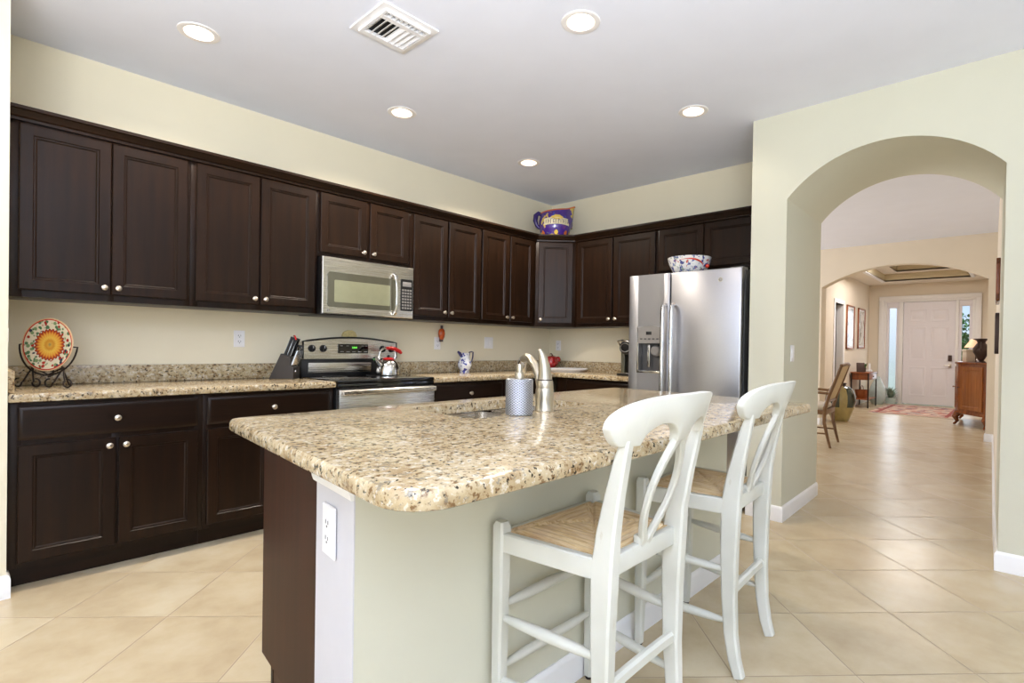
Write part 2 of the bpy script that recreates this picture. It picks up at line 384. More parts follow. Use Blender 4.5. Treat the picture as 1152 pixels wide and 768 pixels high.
    def ball(s, c, r, mi=0, u=16, v=10):
        r = r if isinstance(r, (tuple, list)) else (r, r, r)
        t = bmesh.new(); bmesh.ops.create_uvsphere(t, u_segments=u, v_segments=v, radius=1.0)
        for q in t.verts: q.co = Vector((q.co.x*r[0]+c[0], q.co.y*r[1]+c[1], q.co.z*r[2]+c[2]))
        s._merge(t, mi); return s
    def panel(s, x0, x1, z0, z1, loops, mi=0):
        """front (facing -y) built of nested rectangles: loops = [(inset, y)]"""
        t = bmesh.new(); rs = []
        for i, y in loops:
            rs.append([t.verts.new(p) for p in ((x0+i, y, z0+i), (x1-i, y, z0+i), (x1-i, y, z1-i), (x0+i, y, z1-i))])
        t.faces.new(rs[0][::-1])
        for a, b in zip(rs, rs[1:]):
            for k in range(4): t.faces.new((a[k], a[(k+1) % 4], b[(k+1) % 4], b[k]))
        t.faces.new(rs[-1]); bmesh.ops.recalc_face_normals(t, faces=list(t.faces)); s._merge(t, mi); return s
    def sweep(s, path, prof, mi=0):
        """profile (out, z) swept along a plan path, out = to the right of travel; mitred"""
        t = bmesh.new(); rings = []; n = len(path); P = [Vector(p) for p in path]
        for i in range(n):
            d0 = (P[i]-P[i-1]).normalized() if i > 0 else (P[1]-P[0]).normalized()
            d1 = (P[i+1]-P[i]).normalized() if i < n-1 else d0
            n0 = Vector((d0.y, -d0.x)); n1 = Vector((d1.y, -d1.x)); m_ = (n0+n1).normalized(); k = 1/max(0.3, m_.dot(n0))
            rings.append([t.verts.new((P[i].x + m_.x*k*o, P[i].y + m_.y*k*o, z)) for o, z in prof])
        m = len(prof)
        for i in range(n-1):
            for k in range(m): t.faces.new((rings[i][k], rings[i][(k+1) % m], rings[i+1][(k+1) % m], rings[i+1][k]))
        t.faces.new(rings[0]); t.faces.new(rings[-1][::-1])
        bmesh.ops.recalc_face_normals(t, faces=list(t.faces)); s._merge(t, mi); return s
    def slab(s, outline, z0, z1, holes=(), r=0.012, mi=0):
        """stone slab, outline CCW, eased top edge, optional holes"""
        t = bmesh.new(); P = [Vector(p) for p in outline]; n = len(P)
        def off(d):
            o = []
            for i in range(n):
                d0 = (P[i]-P[i-1]).normalized(); d1 = (P[(i+1) % n]-P[i]).normalized()
                n0 = Vector((-d0.y, d0.x)); n1 = Vector((-d1.y, d1.x)); m_ = (n0+n1).normalized()
                o.append(P[i] + m_*d/max(0.4, m_.dot(n0)))
            return o
        spec = [(r*0.5, z0), (r*0.15, z0+r*0.2), (0, z0+r*0.6), (0, z1-r), (r*0.12, z1-r*0.5), (r*0.45, z1-r*0.12), (r, z1)]
        rings = [[t.verts.new((q.x, q.y, z)) for q in off(d)] for d, z in spec]
        for a, b in zip(rings, rings[1:]):
            for k in range(n): t.faces.new((a[k], a[(k+1) % n], b[(k+1) % n], b[k]))
        for ring, z in ((rings[-1], z1), (rings[0], z0)):
            hl = []
            for h in holes: hl.append([t.verts.new((q[0], q[1], z)) for q in h])
            if not hl: t.faces.new(ring if z == z1 else ring[::-1])
            else:
                es = []
                for lp in [ring]+hl:
                    for k in range(len(lp)):
                        e = t.edges.get((lp[k], lp[(k+1) % len(lp)])) or t.edges.new((lp[k], lp[(k+1) % len(lp)])); es.append(e)
                bmesh.ops.triangle_fill(t, use_beauty=True, use_dissolve=False, edges=es)
            if z == z1: top = hl
            else: bot = hl
        if holes:
            for a, b in zip(top, bot):
                m = len(a)
                for k in range(m): t.faces.new((a[k], a[(k+1) % m], b[(k+1) % m], b[k]))
        bmesh.ops.recalc_face_normals(t, faces=list(t.faces)); s._merge(t, mi); return s
    def build(s, name, mats, parent=None, loc=(0, 0, 0), rot=(0, 0, 0), smooth=35):
        me = bpy.data.meshes.new(name); s.bm.to_mesh(me); s.bm.free()
        for m_ in (mats if isinstance(mats, (list, tuple)) else [mats]): me.materials.append(M[m_] if isinstance(m_, str) else m_)
        if smooth:
            for p in me.polygons: p.use_smooth = True
            me.set_sharp_from_angle(angle=math.radians(smooth))
        o = bpy.data.objects.new(name, me); COL.objects.link(o); o.location = loc; o.rotation_euler = rot
        if parent: o.parent = parent
        return o
def tag(o, label=None, cat=None, group=None, kind=None):
    if label: o['label'] = label
    if cat: o['category'] = cat
    if group: o['group'] = group
    if kind: o['kind'] = kind
    return o
def thing(name, label, cat, loc=(0, 0, 0), rz=0.0, group=None):
    o = bpy.data.objects.new(name, None); COL.objects.link(o); o.location = loc; o.rotation_euler = (0, 0, rz); o.empty_display_size = 0.1
    return tag(o, label, cat, group)
def struct(name, b, mats, **kw):
    o = b.build(name, mats, **kw); o['kind'] = 'structure'; return o
def copy_tree(o, parent=None):
    c = o.copy(); COL.objects.link(c)
    if parent: c.parent = parent
    for ch in list(o.children): copy_tree(ch, c)
    return c
def arc(cx, cy, r, a0, a1, n):
    return [(cx + r*math.cos(math.radians(a0 + (a1-a0)*k/n)), cy + r*math.sin(math.radians(a0 + (a1-a0)*k/n))) for k in range(n+1)]

# ================================================================ SETTING
H = 2.787
CANS = [(-3.763, -0.79), (-2.525, -2.36), (-2.52, -0.785), (-1.235, -2.33), (-1.215, -0.775)]
VENT = (-3.105, -1.605)
XA0, XA1 = -0.81, 0.12         # kitchen side and dining side of the thick arch wall
# floors
b = B(); b.box(-9.6, 10.1, -8.6, 2.6, -0.1, 0.0); struct('floor', b, 'floor')
# kitchen ceiling with round openings for the downlights
def ceiling_kitchen():
    b = B(); t = bmesh.new()
    for z in (H, H + 0.02):
        loops = [[(-9.6, -8.6), (0.12, -8.6), (0.12, 0.12), (-9.6, 0.12)]]
        loops += [[(cx + 0.068*math.cos(2*PI*k/28), cy + 0.068*math.sin(2*PI*k/28)) for k in range(28)] for cx, cy in CANS]
        es = []
        for lp in loops:
            vs = [t.verts.new((x, y, z)) for x, y in lp]
            es += [t.edges.new((vs[k], vs[(k+1) % len(vs)])) for k in range(len(vs))]
        bmesh.ops.triangle_fill(t, use_beauty=True, use_dissolve=False, edges=es)
    b._merge(t, 0); struct('ceiling', b, 'ceiling', smooth=0)
ceiling_kitchen()
# kitchen walls
b = B(); b.box(-4.46, 0.12, 0, 0.12, 0, H); struct('wall_back', b, 'wall')
b = B(); b.box(0, 0.12, -2.577, 0, 0, H); struct('wall_right', b, 'wall')
b = B(); b.box(-9.6, -4.46, -0.665, 0.12, 0, H); struct('wall_left', b, 'wall')
def arch_pts(ya, yb, zs, za, n=28):
    """segmental arch from (ya, zs) over the apex to (yb, zs)"""
    c = abs(yb-ya)/2; rise = za-zs; R = (c*c + rise*rise)/(2*rise); m = (ya+yb)/2; cz = za-R; th = math.asin(c/R); sg = 1 if yb > ya else -1
    return [(m + sg*R*math.sin(-th + 2*th*k/n), cz + R*math.cos(-th + 2*th*k/n)) for k in range(n+1)]
def arch_wall(name, x0, x1, yr, yl, a, c, mats, H=H):
    """a=(right jamb, left jamb, spring, apex) on x0, c on x1"""
    f = lambda q: [(yr, 0), (q[0], 0)] + arch_pts(q[0], q[1], q[2], q[3]) + [(q[1], 0), (yl, 0), (yl, H), (yr, H)]
    b = B(); b.loft([(x0, y, z) for y, z in f(a)], [(x1, y, z) for y, z in f(c)]); return struct(name, b, mats, smooth=20)
arch_wall('wall_arch', XA0, XA1, -8.6, -2.577, (-3.932, -2.815, 2.198, 2.462), (XA1*0 - 3.897, -2.79, 2.205, 2.475), 'wall_dimmed')
# shell behind the camera: two walls with wide openings onto the daylight
def window_wall(name, fn, u0, u1, openings, z0=0.05, z1=2.45):
    b = B(); prev = u0
    for a, c in openings:
        b.M = Matrix.Identity(4); fn(b, prev, a, 0, H); fn(b, a, c, z1, H); fn(b, a, c, 0, z0); prev = c
    fn(b, prev, u1, 0, H); struct(name, b, 'wall')
window_wall('wall_rear', lambda b, a, c, z0, z1: b.box(a, c, -8.6, -8.5, z0, z1), -9.6, -0.81, [(-7.4, -5.0), (-4.2, -1.8)])
window_wall('wall_side', lambda b, a, c, z0, z1: b.box(-9.6, -9.5, a, c, z0, z1), -8.6, 0.12, [(-7.2, -4.8), (-4.0, -1.6)])
n = 0
for a, c in ((-7.4, -5.0), (-4.2, -1.8)):
    for ax in (0, 1):
        n += 1; b = B()
        if ax: a, c = a + 0.2, c + 0.2
        def bx(u0, u1, z0, z1, d=0.05, mi=0):
            if ax == 0: b.box(u0, u1, -8.55-d/2, -8.55+d/2, z0, z1, 0.004, mi)
            else: b.box(-9.55-d/2, -9.55+d/2, u0, u1, z0, z1, 0.004, mi)
        for u in (a, (a+c)/2 - 0.03, c - 0.06): bx(u, u + 0.06, 0.05, 2.45)
        bx(a, c, 2.39, 2.45); bx(a, c, 0.05, 0.12)
        struct('window_%d' % n, b, 'trim')
# baseboards
BB = [(0, 0), (0.014, 0), (0.014, 0.085), (0.010, 0.098), (0.004, 0.104), (0, 0.104)]
b = B(); b.sweep([(XA0, -2.577), (XA0, -2.815), (XA1, -2.79)][::-1], [(-o, z) for o, z in BB][::-1]); struct('baseboard_arch_left', b, 'trim')
b = B(); b.sweep([(XA1, -3.897), (XA0, -3.932), (XA0, -8.5)][::-1], [(-o, z) for o, z in BB][::-1]); struct('baseboard_arch_right', b, 'trim')
b = B(); b.sweep([(-9.5, -0.665), (-4.46, -0.665), (-4.46, -0.56)], BB); struct('baseboard_left', b, 'trim')
# dining room beyond the first arch
HX0, HX1 = 4.70, 4.86
b = B(); b.loft([(XA1, -3.897, 0), (XA1, -4.1, 0), (4.72, -4.1, 0), (4.72, -3.745, 0)], [(XA1, -3.897, H), (XA1, -4.1, H), (4.72, -4.1, H), (4.72, -3.745, H)]); struct('wall_dining_right', b, 'peach')
b = B(); b.box(XA1, 4.7, 2.5, 2.6, 0, 0.2); b.box(XA1, 4.7, 2.5, 2.6, 2.45, H); b.box(XA1, 0.8, 2.5, 2.6, 0.2, 2.45); b.box(4.4, 4.7, 2.5, 2.6, 0.2, 2.45); struct('wall_dining_left', b, 'wall')
b = B(); b.box(XA1, 4.86, -4.1, 2.6, H, H+0.05); struct('ceiling_dining', b, 'ceiling')
arch_wall('wall_foyer_arch', HX0, HX1, -3.76, 2.6, (-3.662, -1.635, 2.185, 2.465), (-3.662, -1.66, 2.185, 2.465), 'peach')
b = B(); b.box(0.0, 0.12, 0.12, 2.6, 0, H); struct('wall_dining_near', b, 'wall')
b = B(); b.sweep([(HX0, -3.745), (HX0, -3.662), (HX1, -3.662)], [(-o, z) for o, z in BB]); struct('baseboard_foyer_arch_right', b, 'trim')
b = B(); b.sweep([(HX1, -1.66), (HX0, -1.635), (HX0, 2.5)], [(-o, z) for o, z in BB]); struct('baseboard_foyer_arch_left', b, 'trim')
b = B(); b.sweep([(XA1, -3.897), (4.70, -3.745)], [(-o, z) for o, z in BB]); struct('baseboard_dining_right', b, 'trim')
# foyer
FX = 10.08; FYL = -1.30; FYR = -3.76; FH = 2.74
b = B()
DW = (6.95, 7.62, 2.13)      # doorway in the left wall
b.box(HX1, DW[0], FYL, FYL+0.12, 0, FH+0.5); b.box(DW[1], FX, FYL, FYL+0.12, 0, FH+0.5); b.box(DW[0], DW[1], FYL, FYL+0.12, DW[2], FH+0.5); struct('wall_foyer_left', b, 'peach')
b = B(); b.box(HX1, FX+0.12, FYR-0.12, FYR, 0, FH+0.5); struct('wall_foyer_right', b, 'peach')
# front wall, with the opening of door and side lights
OY0, OY1, OZ = -3.27, -1.60, 2.38
b = B(); b.box(FX, FX+0.12, FYR, OY0, 0, FH+0.5); b.box(FX, FX+0.12, OY1, FYL+0.12, 0, FH+0.5); b.box(FX, FX+0.12, OY0, OY1, OZ, FH+0.5); struct('wall_front', b, 'peach')
# room behind the foyer doorway
b = B(); b.box(6.6, 8.0, 0.4, 0.5, 0, 2.5); b.box(6.5, 6.6, FYL+0.12, 0.5, 0, 2.5); b.box(8.0, 8.1, FYL+0.12, 0.5, 0, 2.5); b.box(6.5, 8.1, FYL+0.12, 0.5, 2.5, 2.6); struct('wall_side_room', b, 'wall')
# tray ceiling: a ring at room height, two stepped risers, a raised centre
def tray():
    b = B(); t0 = (HX1, FX, FYR, FYL); t1 = (5.6, 9.35, -3.22, -1.72); t2 = (5.95, 9.0, -2.95, -1.99)
    def ring(o, i, z):
        b.box(o[0], i[0], o[2], o[3], z, z+0.03); b.box(i[1], o[1], o[2], o[3], z, z+0.03)
        b.box(i[0], i[1], o[2], i[2], z, z+0.03); b.box(i[0], i[1], i[3], o[3], z, z+0.03)
    ring(t0, t1, FH); ring(t1, t2, FH+0.16); b.box(t2[0], t2[1], t2[2], t2[3], FH+0.32, FH+0.35)
    def riser(i, z):
        for q in ((i[0]-0.02, i[0], i[2], i[3]), (i[1], i[1]+0.02, i[2], i[3]), (i[0], i[1], i[2]-0.02, i[2]), (i[0], i[1], i[3], i[3]+0.02)): b.box(q[0], q[1], q[2], q[3], z+0.002, z+0.16, mi=1)
    riser(t1, FH); riser(t2, FH+0.16)
    struct('ceiling_foyer', b, ['peach', 'tan'], smooth=0)
tray()
b = B()
for o, (s0, s1) in ((0, (-1.72, -1.66)), (1, (-3.28, -3.22))): b.box(5.6, 9.35, s0, s1, FH-0.012, FH, 0.004)
b.box(5.6, 9.35, -1.74, -1.72, FH-0.012, FH, 0.004); struct('trim_1', b, 'trim')
# front door with frame and two side lights
b = B()
def yb(y0, y1, z0, z1, x0=FX-0.03, x1=FX+0.09, bev=0.004, mi=0): b.box(x0, x1, y0, y1, z0, z1, bev, mi)
for y0, y1 in ((OY0, OY0+0.06), (OY1-0.06, OY1), (-2.985, -2.925), (-1.98, -1.90)): yb(y0, y1, 0, OZ-0.05)
yb(OY0, OY1, OZ-0.05, OZ)
for y0, y1 in ((OY0-0.09, OY0+0.008), (OY1-0.008, OY1+0.09)): yb(y0, y1, 0, OZ-0.008, FX-0.05, FX-0.031)
yb(OY0-0.09, OY1+0.09, OZ-0.008, OZ+0.09, FX-0.05, FX-0.031); struct('trim_2', b, 'trim')
def sidelight(i, y0, y1):
    b = B(); z0, z1 = 0.22, 2.20
    b.box(FX+0.0, FX+0.05, y0, y1, 0.02, z0, 0.004); b.box(FX, FX+0.05, y0, y1, z1, OZ-0.05, 0.004); b.box(FX, FX+0.05, y0, y0+0.05, z0, z1, 0.004); b.box(FX, FX+0.05, y1-0.05, y1, z0, z1, 0.004)
    w = struct('window_%d' % i, b, 'door')
    b = B(); b.box(FX+0.02, FX+0.026, y0+0.04, y1-0.04, z0-0.01, z1+0.01); b.build('pane', 'pane', w)
sidelight(5, OY0+0.06, -2.985); sidelight(6, -1.90, OY1-0.06)
def front_door():
    b = B(); b.M = Matrix.Translation((FX+0.02, -1.985, 0)) @ Matrix.Rotation(-PI/2, 4, 'Z')   # local x runs to world -y, local -y faces the room
    w, h = 0.935, 2.326
    b.box(0, w, 0.0, 0.04, 0.01, h)
    cols = [(0.11, 0.425), (0.51, 0.825)]; rows = [(0.20, 0.86), (1.00, 1.76), (1.88, 2.16)]
    for x0, x1 in cols:
        for z0, z1 in rows: b.panel(x0, x1, z0, z1, [(0, 0.001), (0.004, -0.008), (0.018, -0.008), (0.03, -0.002), (0.05, -0.002), (0.075, -0.010)])
    d = struct('door_1', b, 'door')
    b = B(); b.box(FX-0.012, FX+0.02, -2.875, -2.81, 1.00, 1.13, 0.006); b.build('keypad_lock', 'bronze', d)
    b = B(); b.box(FX-0.008, FX+0.02, -2.87, -2.815, 0.86, 0.95, 0.004); b.lathe([(0.012, 0), (0.012, 0.05)], 12, (FX-0.05, -2.845, 0.905), axis='X'); b.tube([(FX-0.055, -2.845, 0.905), (FX-0.055, -2.78, 0.905), (FX-0.05, -2.74, 0.90)], 0.010); b.build('door_lever', 'nickel', d)
front_door()
# doorway casing in the foyer's left wall and the door standing open inside
b = B()
for x0, x1 in ((DW[0]-0.08, DW[0]+0.01), (DW[1]-0.01, DW[1]+0.08)): b.box(x0, x1, FYL-0.015, FYL+0.12, 0, DW[2], 0.004)
b.box(DW[0]-0.08, DW[1]+0.08, FYL-0.015, FYL+0.12, DW[2], DW[2]+0.08, 0.004); struct('trim_3', b, 'trim')
b = B(); b.box(DW[1]-0.06, DW[1]-0.02, FYL+0.13, FYL+0.75, 0.01, 2.10, 0.004); d = struct('door_2', b, 'door')
b = B(); b.ball((DW[1]-0.10, FYL+0.70, 1.0), 0.028); b.build('door_knob', 'nickel', d)
b = B(); b.sweep([(HX1, FYL), (DW[0]-0.08, FYL)], BB); b.sweep([(DW[1]+0.08, FYL), (FX, FYL)], BB); struct('baseboard_foyer', b, 'trim')
# outside the front door
b = B(); b.box(10.3, 60, -30, 30, -0.15, -0.05); struct('ground_outside', b, 'grass')
def shrub(name, label, c, r, h, n, seed):
    rnd = random.Random(seed); t = thing(name, label, 'shrub', (c[0], c[1], -0.05))
    b = B(); b.tube([(0, 0, 0), (0.03, 0.02, h*0.4), (0, 0.05, h*0.75)], [0.05, 0.04, 0.015])
    for k in range(6): b.tube([(0, 0, h*0.25), (r*0.5*math.cos(k), r*0.5*math.sin(k), h*0.6)], [0.03, 0.008], 6)
    b.build('stem', 'bark', t)
    b = B()
    for k in range(n):
        while True:
            p = Vector((rnd.uniform(-1, 1), rnd.uniform(-1, 1), rnd.uniform(-1, 1)))
            if 0.35 < p.length < 1: break
        q = Vector((p.x*r, p.y*r, h*0.55 + p.z*h*0.45)); L = rnd.uniform(0.10, 0.2)
        d = Vector((rnd.uniform(-1, 1), rnd.uniform(-1, 1), rnd.uniform(-0.8, 0.8))).normalized(); u = d.cross(Vector((0.3, 0.2, 1))).normalized()*L*0.3
        vs = [b.bm.verts.new(x) for x in (q - d*L/2, q + u, q + d*L/2, q - u)]; b.bm.faces.new(vs)
    b.build('foliage', 'leaf', t, smooth=0); return t
shrub('garden_shrub', 'green leafy shrub outside the narrow window right of the front door', (13.6, -2.92), 0.8, 1.75, 1700, 3)
shrub('garden_tree', 'taller green tree beyond the shrub outside the front door', (18.5, -2.2), 1.3, 2.6, 1800, 5)

b = B(); b.box(15.0, 15.25, -2.0, 0.6, -0.05, 3.0, 0.01); b.box(14.95, 15.3, -2.05, 0.65, 3.0, 3.1, 0.01)
tag(b.build('garden_wall', 'trim'), 'white garden wall seen through the narrow window left of the front door', 'garden wall')

# ================================================================ KITCHEN CABINETS
R90 = -PI/2   # local x -> world -y, local -y -> world -x (for things on the right-hand wall)
DOOR = [(0, 0), (0, -0.016), (0.004, -0.020), (0.050, -0.020), (0.054, -0.015), (0.060, -0.0145), (0.066, -0.009), (0.069, -0.009)]
DRAWER = [(0, 0), (0, -0.012), (0.009, -0.018), (0.016, -0.020), (0.020, -0.020)]
def knob(parent, loc):
    b = B(); b.lathe([(0.0, 0.028), (0.008, 0.0275), (0.014, 0.024), (0.0155, 0.019), (0.012, 0.014), (0.006, 0.010), (0.0055, 0.003), (0.010, 0.0), (0.0, 0.0)], 20, axis='Y')
    return b.build('knob', 'nickel', parent, loc)
def door_part(parent, x0, x1, z0, z1, y, kside, kz):
    b = B(); b.panel(0, x1-x0, 0, z1-z0, DOOR); d = b.build('cabinet_door', 'espresso', parent, (x0, y, z0), smooth=25)
    if kside: knob(d, ((x1-x0-0.028) if kside == 'R' else 0.028, -0.020, kz)); return d
def drawer_part(parent, x0, x1, z0, z1, y):
    b = B(); b.panel(0, x1-x0, 0, z1-z0, DRAWER); d = b.build('drawer', 'espresso_h', parent, (x0, y, z0), smooth=25); knob(d, ((x1-x0)/2, -0.020, (z1-z0)/2)); return d
WZ0, WZ1 = 1.375, 2.30
GW = 'dark wall cabinets'
def wall_cab(label, loc, rz, w, doors, z0=WZ0, z1=WZ1, dep=0.322, dz0=1.412, dz1=2.234, kz=0.036, filler=0):
    """doors = [(x0, x1, knob side)] in local x"""
    t = thing('wall_cabinet', label, 'cabinet', (loc[0], loc[1], z0), rz, GW)
    b = B(); b.box(0, w, -dep+0.02, -0.001, 0.0, z1-z0, 0.001)
    b.build('carcass', 'espresso', t)
    b = B(); e = 0.0
    xs = [0] + [q for d in doors for q in d[:2]] + [w]
    b.box(0, doors[0][0]+0.015, -dep, -dep+0.02, 0, z1-z0, 0.001); b.box(doors[-1][1]-0.015, w, -dep, -dep+0.02, 0, z1-z0, 0.001)
    b.box(0.002, w-0.002, -dep+0.0008, -dep+0.0195, 0.0004, dz0-z0+0.02); b.box(0.002, w-0.002, -dep+0.0008, -dep+0.0195, dz1-z0-0.02, z1-z0-0.0004)
    for a, c in zip(doors, doors[1:]): b.box(a[1]-0.015, c[0]+0.015, -dep, -dep+0.02, 0, z1-z0, 0.001)
    b.build('face_frame', 'espresso', t)
    for x0, x1, ks in doors: door_part(t, x0, x1, dz0-z0, dz1-z0, -dep, ks, kz)
    return t
wall_cab('long-wall upper cabinet nearest the left end, above the painted plate', (-4.456, 0), 0, 0.784, [(0.046, 0.407, 'R'), (0.411, 0.766, 'L')])
wall_cab('long-wall upper cabinet between the leftmost one and the microwave', (-3.671, 0), 0, 0.775, [(0.027, 0.385, 'R'), (0.396, 0.756, 'L')])
wall_cab('short upper cabinet directly above the microwave', (-2.895, 0), 0, 0.774, [(0.017, 0.375, 'R'), (0.402, 0.745, 'L')], z0=1.785, dz0=1.815)
wall_cab('tall upper cabinet just right of the microwave', (-2.12, 0), 0, 0.755, [(0.022, 0.365, 'R'), (0.384, 0.741, 'L')])
wall_cab('tall upper cabinet between the diagonal corner one and its left neighbour', (-1.364, 0), 0, 0.752, [(0.012, 0.355, 'R'), (0.376, 0.702, 'L')])
# diagonal corner unit
def corner_cab():
    t = thing('corner_wall_cabinet', 'diagonal corner upper cabinet with a single door, below the purple pitcher', 'cabinet', (-0.002, -0.002, WZ0), 0, GW)
    b = B(); b.prism([(0, 0), (-0.608, 0), (-0.608, -0.318), (-0.318, -0.608), (0, -0.608)], 'xy', 0, WZ1-WZ0); b.build('carcass', 'espresso', t, smooth=0)
    q = math.sqrt(2)*0.29
    f = B(); f.box(0, q, -0.006, 0, 0, WZ1-WZ0, 0.001); ff = f.build('face_frame', 'espresso', t, (-0.608, -0.318, 0), (0, 0, -PI/4))
    b = B(); b.panel(0, q-0.06, 0, 2.234-1.412, DOOR); d = b.build('cabinet_door', 'espresso', t, (-0.608+0.03*0.7071-0.006*0.7071, -0.318-0.03*0.7071-0.006*0.7071, 1.412-WZ0), (0, 0, -PI/4), smooth=25)
    knob(d, (0.028, -0.020, 0.036))
corner_cab()
wall_cab('tall two-door upper cabinet left of the refrigerator, above the coffee maker', (0, -0.612), R90, 0.945, [(0.04, 0.462, 'R'), (0.483, 0.928, 'L')])
wall_cab('short upper cabinet over the refrigerator, behind the floral bowl', (0, -1.558), R90, 1.015, [(0.02, 0.44, 'R'), (0.452, 0.985, 'L')], z0=1.835, dz0=1.865)
# cornice running along the top of all wall cabinets
b = B()
b.sweep([(-4.456, -0.322), (-0.609, -0.322), (-0.322, -0.609), (-0.322, -2.574)], [(0.0, 2.245), (0.018, 2.245), (0.020, 2.258), (0.030, 2.264), (0.036, 2.276), (0.048, 2.290), (0.056, 2.294), (0.056, 2.310), (0.0, 2.310)])
tag(b.build('crown_moulding', 'espresso_h', smooth=20), 'dark stepped crown moulding running along the top of the wall cabinets', 'moulding')

GB = 'dark base cabinets'
def base_cab(label, loc, rz, w, drawers, doors, kz=0.5, end=0.0):
    t = thing('base_cabinet', label, 'cabinet', loc, rz, GB)
    b = B(); b.box(0, w, -0.585, -0.002, 0.105, 0.873, 0.001); b.build('carcass', 'espresso', t)
    b = B(); b.box(0, w, -0.53, -0.515, 0.001, 0.105); b.build('toe_kick', 'espresso_h', t)
    b = B(); xs = sorted(drawers + [d[:2] for d in doors])
    L = min(q[0] for q in xs); Rr = max(q[1] for q in xs)
    b.box(0, L+0.015, -0.605, -0.585, 0.105, 0.873, 0.001); b.box(Rr-0.015, w, -0.605, -0.585, 0.105, 0.873, 0.001)
    b.box(0.002, w-0.002, -0.6042, -0.586, 0.1054, 0.145); b.box(0.002, w-0.002, -0.6042, -0.586, 0.66, 0.71); b.box(0.002, w-0.002, -0.6042, -0.586, 0.84, 0.8726)
    ds = sorted(doors)
    for a, c in zip(ds, ds[1:]): b.box(a[1]-0.015, c[0]+0.015, -0.605, -0.585, 0.1058, 0.70, 0.001)
    b.build('face_frame', 'espresso', t)
    for x0, x1 in drawers: drawer_part(t, x0, x1, 0.696, 0.852, -0.605)
    for x0, x1, ks in doors: door_part(t, x0, x1, 0.128, 0.672, -0.605, ks, 0.508)
    return t
base_cab('wide base cabinet at the left end, below the painted plate', (-4.456, 0, 0), 0, 0.783, [(0.032, 0.757)], [(0.032, 0.391, 'R'), (0.402, 0.757, 'L')])
base_cab('base cabinet immediately left of the range, partly behind the island', (-3.672, 0, 0), 0, 0.766, [(0.018, 0.735)], [(0.018, 0.371, 'R'), (0.382, 0.735, 'L')])
base_cab('base cabinet immediately right of the range', (-2.104, 0, 0), 0, 0.782, [(0.015, 0.762)], [(0.015, 0.38, 'R'), (0.39, 0.762, 'L')])
base_cab('base cabinet in the corner, seen behind the soap dispenser and faucet', (-1.321, 0, 0), 0, 0.70, [(0.015, 0.64)], [(0.015, 0.64, 'L')])
base_cab('base cabinet between the corner and the refrigerator', (0, -0.622, 0), R90, 0.93, [(0.135, 0.90)], [(0.135, 0.51, 'R'), (0.52, 0.90, 'L')])
# ---------------------------------------------------------------- worktops
CZ0, CZ1 = 0.874, 0.914
t = thing('countertop', 'speckled granite countertop left of the range, holding the plate and knife block', 'countertop', (-3.68, -0.32, CZ0), 0, 'granite countertops')
b = B(); b.M = Matrix.Translation((3.68, 0.32, -CZ0)); b.slab([(-4.457, -0.001), (-4.457, -0.645), (-2.906, -0.645), (-2.906, -0.001)], CZ0, CZ1); b.build('worktop', 'granite', t)
b = B(); b.M = Matrix.Translation((3.68, 0.32, -CZ0)); b.box(-4.457, -2.906, -0.024, -0.001, CZ1, 1.018, 0.004); b.box(-4.457, -4.434, -0.60, -0.025, CZ1, 1.018, 0.004); b.build('backsplash', 'granite', t)
t = thing('countertop', 'L-shaped granite countertop running round the corner to the refrigerator', 'countertop', (-0.6, -0.5, CZ0), 0, 'granite countertops')
b = B(); b.M = Matrix.Translation((0.6, 0.5, -CZ0)); b.slab([(-2.104, -0.001), (-2.104, -0.645), (-0.645, -0.645), (-0.645, -1.555), (-0.001, -1.555), (-0.001, -0.001)], CZ0, CZ1); b.build('worktop', 'granite', t)
b = B(); b.M = Matrix.Translation((0.6, 0.5, -CZ0)); b.box(-2.104, -0.001, -0.024, -0.001, CZ1, 1.018, 0.004); b.box(-0.024, -0.001, -1.555, -0.025, CZ1, 1.018, 0.004); b.build('backsplash', 'granite', t)

